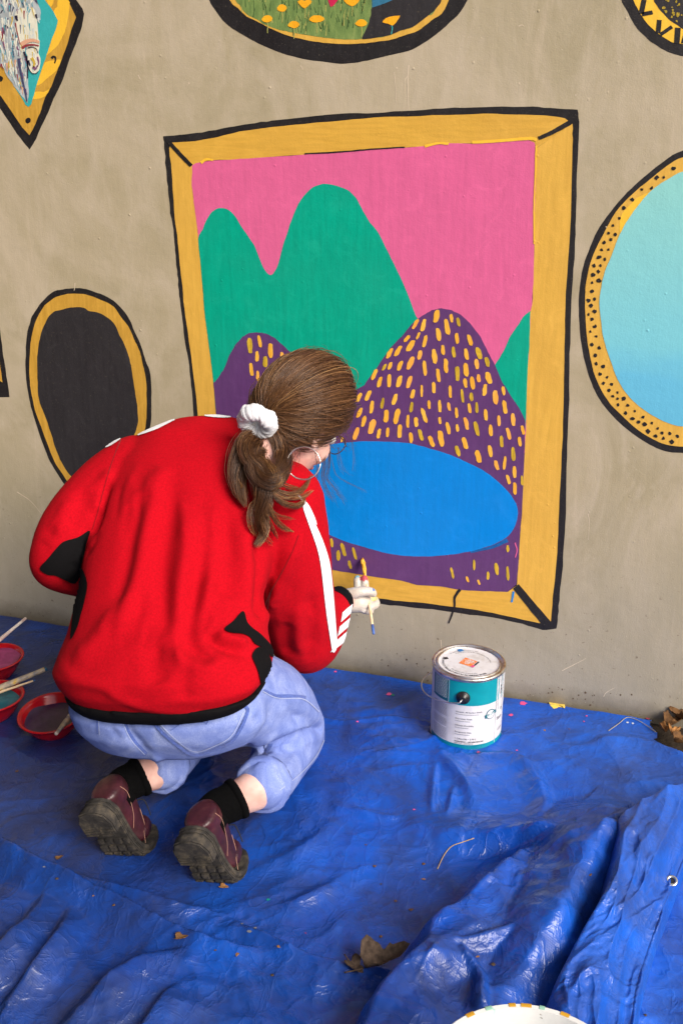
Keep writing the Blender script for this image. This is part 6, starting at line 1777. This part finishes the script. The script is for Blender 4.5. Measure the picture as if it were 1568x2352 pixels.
_o, lu, lw = lid_poly('orange_logo', [rot2(x * .0165 - .002, y * .0165) for x, y in ((-1, -1), (1, -1), (1, 1), (-1, 1))], MO.m)
for i, (t, yy) in enumerate((('THE', .0052), ('HOME', -.0012), ('DEPOT', -.0078))):
    me = text_mesh(t, .0078, .0002)
    for vv in me.vertices:
        x, y = vv.co.x - .0045 - i * .0028, vv.co.y + yy
        x, y = (x - y) * .72, (x + y) * .72
        x, y = rot2(x - .002, y)
        vv.co = can_b + lu * x + lw * y + Vector((0, 0, CH - .0016))
    me.update(); me.materials.clear(); o = link('logo_text', me, INKW, lid); o['kind'] = 'stuff'
lid_poly('dark_strip', [rot2(x, y) for x, y in ((.016, -.017), (.0205, -.017), (.0205, .0165), (.016, .0165))], INKD)
for (x, y, r, m_) in ((-.022, .058, .0075, Mat('blue_spot', srgb(38, 116, 180), .4).m), (.010, -.019, .0052, S_PINK), (-.056, .012, .0055, CBLK)):
    lid_poly('paint_spot', [(p[0], p[1]) for p in blob(x, y, r, int(x * 1e4), 10, .35)], m_, .0012)
# ears and wire handle
for s in (0, 180):
    c = cyl(-6 + s, .150, .002); n_ = (c - (can_b + Vector((0, 0, .150)))).normalized()
    T = Matrix.Translation(c) @ n_.to_track_quat('Z', 'Y').to_matrix().to_4x4()
    V, F = lathe_data([(.0165, -.002), (.0165, .002), (.0155, .0035), (.009, .0042), (.0085, .008), (.004, .009), (0, .009)], 28, mtx=T)
    link('handle_ear', mesh_from('handle_ear', V, F), CBLK, can)
fd = Vector((math.cos(to_cam + R(-6)), math.sin(to_cam + R(-6)), 0)); ld = Vector((math.cos(to_cam + R(-96)), math.sin(to_cam + R(-96)), 0))
P = [can_b + Vector((0, 0, .150)) + fd * (CR + .009)]
for t in np.linspace(.06, math.pi - .06, 30):
    P.append(can_b + fd * math.cos(t) * (CR + .016) + ld * math.sin(t) * (CR + .026) + Vector((0, 0, .147 - .020 * math.sin(t) ** .6)))
P.append(can_b + Vector((0, 0, .150)) - fd * (CR + .009))
tube('wire_handle', P, .0016, Mat('steel_wire', (.55, .55, .56), .35, metal=1.0).m, can, 8)

# ================================================================== RED BOWLS AND LOOSE BRUSHES
MBW = Mat('red_plastic', srgb(176, 14, 26), rough=.18, spec=.55); v = MBW.coord('Object')
MBW.set('Base Color', MBW.ramp(MBW.noise(v, 20, 4), [(.35, srgb(160, 10, 22)), (.65, srgb(190, 22, 34))])); REDP = MBW.m
def bowl(px, py, paint_mat, label, tilt=(0, 0), level=.034):
    b = on_floor(px, py, .05); b.z = floor_z(b.x, b.y) + .001
    o = empty('paint_bowl', (b.x, b.y, b.z), label, 'bowl', 'red plastic paint bowls')
    T = Matrix.Translation(b) @ Matrix.Rotation(R(tilt[0]), 4, 'X') @ Matrix.Rotation(R(tilt[1]), 4, 'Y')
    r = .080
    V, F = lathe_data([(0, .003), (.040, .002), (.044, .0), (.046, .003), (.058, .016), (.068, .034), (.074, .050), (r, .0525), (r + .002, .0555), (r, .0575), (.0755, .0565), (.071, .050), (.064, .034), (.054, .018), (.042, .0075), (0, .006)], 56, mtx=T)
    link('bowl_shell', mesh_from('bowl_shell', V, F), REDP, o)
    V, F = [], []
    N_ = 48; rl = .064 + (level - .034) * .45
    rows = [1.0, .93, .6, .3]
    for j, k in enumerate(rows):
        for i in range(N_):
            a = 2 * math.pi * i / N_
            rr = rl * k; z = level + (.004 + .003 * math.sin(a * 2 + 1) + .0018 * math.sin(a * 5) if j == 0 else .0008 * mnoise.noise(Vector((rr * math.cos(a) * 60, rr * math.sin(a) * 60, px))))
            if j == 0: rr += .0030
            V.append(T @ Vector((rr * math.cos(a), rr * math.sin(a), z)))
    V.append(T @ Vector((0, 0, level)))
    for j in range(len(rows) - 1):
        for i in range(N_): F.append((j * N_ + i, j * N_ + (i + 1) % N_, (j + 1) * N_ + (i + 1) % N_, (j + 1) * N_ + i))
    for i in range(N_): F.append((3 * N_ + i, 3 * N_ + (i + 1) % N_, len(V) - 1))
    link('paint_pool', mesh_from('paint_pool', V, F), paint_mat, o)
    for k in range(3):
        a = R(200 + 50 * k + px); 
        V, F = ball(T @ Vector(((r - .001) * math.cos(a), (r - .001) * math.sin(a), .0572)), (.005, .0035, .0012), None, 10, 6)
        link('paint_drip', mesh_from('paint_drip', V, F), paint_mat, o)
    return o, T
def wet(nm, c1, c2, rough=.3):
    M = Mat(nm, c1, rough); v = M.coord('Object')
    M.set('Base Color', M.ramp(M.noise(v, 28, 5, .6, 1.5), [(.35, c1), (.65, c2)])); M.bump(M.noise(v, 60, 3), .2, .002); return M.m
b1, T1 = bowl(-14, 1517, wet('pink_purple_paint', srgb(138, 44, 98), srgb(170, 70, 124), .5), 'red plastic bowl of magenta paint nearest the wall at the left edge', level=.046)
b2, T2 = bowl(-18, 1607, wet('dark_teal_paint', srgb(8, 84, 108), srgb(22, 112, 128)), 'red plastic bowl of dark teal paint with brushes across it, left edge', level=.036)
b3, T3 = bowl(122, 1640, wet('dark_purple_paint', srgb(44, 22, 58), srgb(62, 34, 76)), 'red plastic bowl of dark purple paint beside the jeans', (7, 0), level=.034)
MHW = Mat('paint_stained_handle', rough=.5); v = MHW.coord('Object')
MHW.set('Base Color', MHW.ramp(MHW.noise(v, 55, 4, .6), [(.30, srgb(60, 96, 150)), (.42, srgb(150, 140, 132)), (.6, srgb(190, 174, 150)), (.72, srgb(214, 176, 70))])); STAIN = MHW.m
WHW = Mat('white_handle', rough=.45); v = WHW.coord('Object'); WHW.set('Base Color', WHW.ramp(WHW.noise(v, 40, 3), [(.35, srgb(206, 178, 168)), (.6, srgb(232, 222, 212))])); WHW = WHW.m
FERR = Mat('ferrule_metal', (.62, .58, .52), .3, metal=1.0).m; BRIS = Mat('dark_bristles', srgb(44, 34, 44), .7).m
def loose_brush(label, pa, pb, r, mat, endmat=None, bristle=None):
    """pa: wet end, pb: handle end (world points)"""
    o = empty('paintbrush', tuple(pa), label, 'paintbrush', 'loose brushes in the bowls')
    P = lambda t: pa.lerp(pb, t)
    tube('bristles', [P(0), P(.05), P(.12), P(.16)], [r * .35, r * 1.0, r * 1.15, r * 1.05], bristle or BRIS, o, 12)
    tube('ferrule', [P(.155), P(.20), P(.26)], [r * 1.12, r * 1.08, r * .98], FERR, o, 14)
    tube('handle', [P(.255), P(.32), P(.45), P(.65), P(.85), P(.97)], [r * .85, r * 1.02, r * 1.12, r * .95, r * .80, r * .78], mat, o, 14)
    tube('handle_end', [P(.968), P(.99), P(1.0)], [r * .79, r * .74, r * .35], endmat or mat, o, 14)
    return o
rimz = .062
loose_brush('whitish brush handle leaning across the magenta paint bowl, pointing up to the wall', T1 @ Vector((-.045, -.030, .048)), on_floor(61, 1419, .118), .0052, WHW)
loose_brush('thick paint-stained brush handle lying across the teal paint bowl', T2 @ Vector((-.05, -.02, .046)), on_floor(109, 1535, .098), .0078, STAIN, Mat('teal_tip', srgb(22, 84, 120), .4).m)
loose_brush('thin wooden brush lying under the thick one across the teal bowl', T2 @ Vector((-.05, -.05, .050)), on_floor(82, 1562, .075), .0034, WOOD, Mat('blue_tip', srgb(40, 84, 140), .4).m)
loose_brush('short brush dipped in the dark purple bowl, grey handle towards the camera', T3 @ Vector((.040, .030, .040)), on_floor(129, 1686, .070), .0056, STAIN, WHW)

# ================================================================== WHITE BUCKET (bottom edge)
bk = A(1225, 2514, 1.25); bz = bk.z
bkf = floor_z(bk.x, bk.y)
bucket = empty('plastic_bucket', (bk.x, bk.y, bkf), 'white plastic bucket with yellow and green paint stains on its rim, bottom edge', 'bucket')
MBK = Mat('bucket_plastic', rough=.35, spec=.5); v = MBK.coord('Object')
st = MBK.noise(v, 16, 5, .65, .8)
cc_ = MBK.ramp(st, [(.30, srgb(150, 196, 190)), (.40, srgb(206, 208, 208)), (.70, srgb(218, 218, 218))])
cc_ = MBK.mix(MBK.ramp(MBK.noise(v, 34, 4, .6), [(.66, 0.0), (.70, .9)]), cc_, srgb(206, 164, 60))
cc_ = MBK.mix(MBK.ramp(MBK.noise(v, 70, 3, .6), [(.70, 0.0), (.74, .8)]), cc_, srgb(120, 116, 108))
MBK.set('Base Color', cc_)
RB = .142
V, F = lathe_data([(0, .004), (RB * .84, .0), (RB * .86, .006), (RB * .93, bz - .05), (RB * .94, bz - .045), (RB * .99, bz - .044), (RB * .99, bz - .04), (RB * .94, bz - .039), (RB * .955, bz - .012), (RB, bz - .011), (RB + .001, bz - .003), (RB - .002, bz), (RB - .008, bz - .001), (RB - .0095, bz - .010), (RB * .90, bz - .05), (RB * .84, .03), (RB * .81, .012), (0, .010)], 72)
me = mesh_from('bucket_shell', [Vector((bk.x, bk.y, 0)) + p + Vector((0, 0, bkf * 0)) for p in V], F); auto_sharp(me, 45)
link('bucket_shell', me, MBK.m, bucket)
STN = [Mat('yellow_stain', srgb(208, 156, 40), .5).m, Mat('green_stain', srgb(150, 200, 180), .5).m]
for i, (a, w, m_) in enumerate(((118, 5, 0), (106, 4, 1), (92, 4, 0), (84, 6, 0), (62, 5, 0), (140, 4, 0), (75, 3, 1))):
    V, F = [], []
    a = a + YAW
    for k in range(7):
        t = R(a - w / 2 + w * k / 6)
        for (r_, z_) in ((RB + .0016, bz - .006), (RB + .0012, bz - .002), (RB - .002, bz + .0008), (RB - .0075, bz + .0002)):
            j = random.Random(i * 50 + k).uniform(-.001, .001)
            V.append(Vector((bk.x + (r_ + .0003) * math.cos(t), bk.y + (r_ + .0003) * math.sin(t), z_ + .0002)))
    for k in range(6):
        for j in range(3): F.append((k * 4 + j, k * 4 + 4 + j, k * 4 + 5 + j, k * 4 + 1 + j))
    link('paint_stain', mesh_from('paint_stain', V, F), STN[m_], bucket)

# ================================================================== LEAVES, STRAWS AND CRUMBS
def leaf_mat(nm, c0, c1):
    M = Mat(nm, c0, .8, .25); v = M.coord('Object')
    M.set('Base Color', M.ramp(M.noise(v, 70, 5, .65), [(.3, c0), (.7, c1)])); M.bump(M.noise(v, 130, 4), .5, .002); return M.m
LM = [leaf_mat('dry_leaf_grey', srgb(40, 30, 24), srgb(94, 78, 66)), leaf_mat('dry_leaf_tan', srgb(104, 68, 38), srgb(176, 126, 74)), leaf_mat('dry_leaf_brown', srgb(70, 46, 28), srgb(122, 88, 52))]
def dry_leaf(name, label, c, size, rz, mat, curl, seed, tilt=0, stem=True, group=None, lobes=3):
    """a crumpled dead leaf: lobed blade, curled and creased, with midrib stem"""
    rr = random.Random(seed); n = 40
    o = empty(name, tuple(c), label, 'leaf', group)
    V, F = [], []
    M_ = Matrix.Rotation(rz, 3, 'Z') @ Matrix.Rotation(R(tilt), 3, 'Y')
    rows = 6
    for j in range(rows + 1):
        k = j / rows
        for i in range(n):
            a = 2 * math.pi * i / n
            r = (.5 + .14 * math.cos(a * lobes + .4) + .05 * rr.uniform(-1, 1) * (j == rows) + .08 * math.cos(a)) * k
            x, y = r * math.cos(a) * 1.25, r * math.sin(a) * .85
            z = curl * (abs(y) ** 1.4 * 1.6 + .5 * max(0, x) ** 2 + .35 * max(0, -x - .2)) + .10 * mnoise.noise(Vector((x * 3.1, y * 3.1, seed))) * k + .04 * mnoise.noise(Vector((x * 9, y * 9, seed)))
            V.append(c + M_ @ (Vector((x, y, z + .05)) * size))
    for j in range(rows):
        for i in range(n): F.append((j * n + i, j * n + (i + 1) % n, (j + 1) * n + (i + 1) % n, (j + 1) * n + i))
    me = mesh_from('blade', V, F); bl = link('blade', me, mat, o)
    zmin = min(p.z for p in V); fz = floor_z(c.x, c.y)
    sm = bl.modifiers.new('t', 'SOLIDIFY'); sm.thickness = .0006
    if stem:
        P = [c + M_ @ (Vector(q) * size) for q in ((-.45, 0, .06), (-.75, .04, .05), (-1.0, .10, .03))]
        tube('stem', catmull([tuple(p) for p in P], 4), [.0012] * 8 + [.0018], mat, o, 6)
    return o
lp = on_tarp(866, 2222)
dry_leaf('dry_leaf', 'large crumpled grey-brown dead leaf at the foot of the tarp fold', lp + Vector((0, 0, .004)), .064, R(48), LM[0], .9, 5, 8)
lp = on_tarp(812, 2222); dry_leaf('dry_leaf', 'pointed torn piece of dead leaf touching the large crumpled leaf', lp + Vector((0, 0, .003)), .030, R(-35), LM[0], .5, 9, 0, True)
for i, (x, y, s, rz, m_, lab) in enumerate([(1538, 1672, .040, 40, 2, 'wide curled brown dead leaf by the tarp corner at the right edge'), (1524, 1690, .030, 110, 1, 'upright tan curled leaf at the tarp corner'), (1543, 1700, .032, 70, 1, 'narrow tan curled leaf right of the upright tan leaf'), (1556, 1722, .034, 20, 2, 'brown dead leaf lowest in the pile at the right edge'), (1566, 1672, .042, 160, 2, 'brown dead leaf topmost in the pile at the right edge')]):
    q = on_floor(x, y, .0); q.z = max(0, floor_z(q.x, q.y)) + .006 + .004 * i
    dry_leaf('dry_leaf', lab, q, s, R(rz), LM[m_], 1.3, 40 + i, 20 if i in (1, 2) else 5, False, 'dead leaves at the tarp corner')
q = on_tarp(412, 2158); dry_leaf('dry_leaf', 'small torn brown leaf under the rolled lip of the tarp', q + Vector((0, 0, .002)), .018, R(20), LM[2], .7, 60, 0, False)
q = on_tarp(512, 2038); dry_leaf('dry_leaf', 'flat rusty leaf scrap under the toe of the right shoe', q + Vector((0, 0, .001)), .014, R(5), LM[1], .3, 61, 0, False)
q = on_tarp(135, 1973); dry_leaf('dry_leaf', 'small dark leaf scrap on the tarp below the left shoe', q + Vector((0, 0, .001)), .012, R(60), LM[2], .5, 62, 0, False)
def straw(label, pts, r, mat, lift=.002):
    P = [on_tarp(*p) + Vector((0, 0, lift)) for p in catmull(pts, 4)]
    o = tube('dry_straw', P, r, mat, None, 6); tag(o, label, 'straw'); return o
STRAW = Mat('straw', srgb(190, 160, 112), .7).m
straw('curved pale straw lying over the tarp crease in the middle', [(1004, 1998), (1018, 1968), (1036, 1946), (1062, 1936), (1088, 1927)], .0009, STRAW)
straw('thin bent straw on the tarp near the leaf pile', [(1396, 1681), (1420, 1664), (1440, 1650), (1470, 1660), (1505, 1684)], .0009, Mat('pale_straw', srgb(160, 150, 128), .7).m, .003)
straw('short pale straw right of the jeans cuff', [(614, 1864), (630, 1853), (644, 1838)], .0009, STRAW)
crumbs = [(840,1941),(972,1985),(972,2020),(875,2031),(944,2090),(874,2152),(1096,2198),(1133,2215),(1354,2010),(908,2070),(215,2058),(132,2018),(262,2079),(495,2183),(545,2193),(625,2240),(310,1795),(40,1772),(1250,1678),(1480,2332),(1306,1675),(860,1990),(640,2175)]
cm = []
for i in range(4):
    V, F = [], []
    rr = random.Random(i); n = 7
    for k in range(n):
        a = 2 * math.pi * k / n; r = .004 * rr.uniform(.5, 1.3); V.append((r * 1.5 * math.cos(a), r * math.sin(a), .0012 * rr.uniform(0, 1.2)))
    V.append((0, 0, .0016)); F = [(k, (k + 1) % n, n) for k in range(n)]
    me = mesh_from('leaf_crumb', V, F, False); me.materials.append(LM[(2, 2, 1, 0)[i]]); cm.append(me)
for i, (x, y) in enumerate(crumbs):
    q = on_tarp(x, y)
    o = bpy.data.objects.new('leaf_crumb', cm[i % 4]); COL.objects.link(o)
    o.location = q + Vector((0, 0, .0006)); o.rotation_euler = (0, 0, i * 1.7); s = .5 + .5 * ((i * 37) % 10) / 10; o.scale = (s, s, s)
    tag(o, 'tiny brown crumb of dead leaf on the blue tarp', 'leaf crumb', 'leaf crumbs scattered on the tarp')
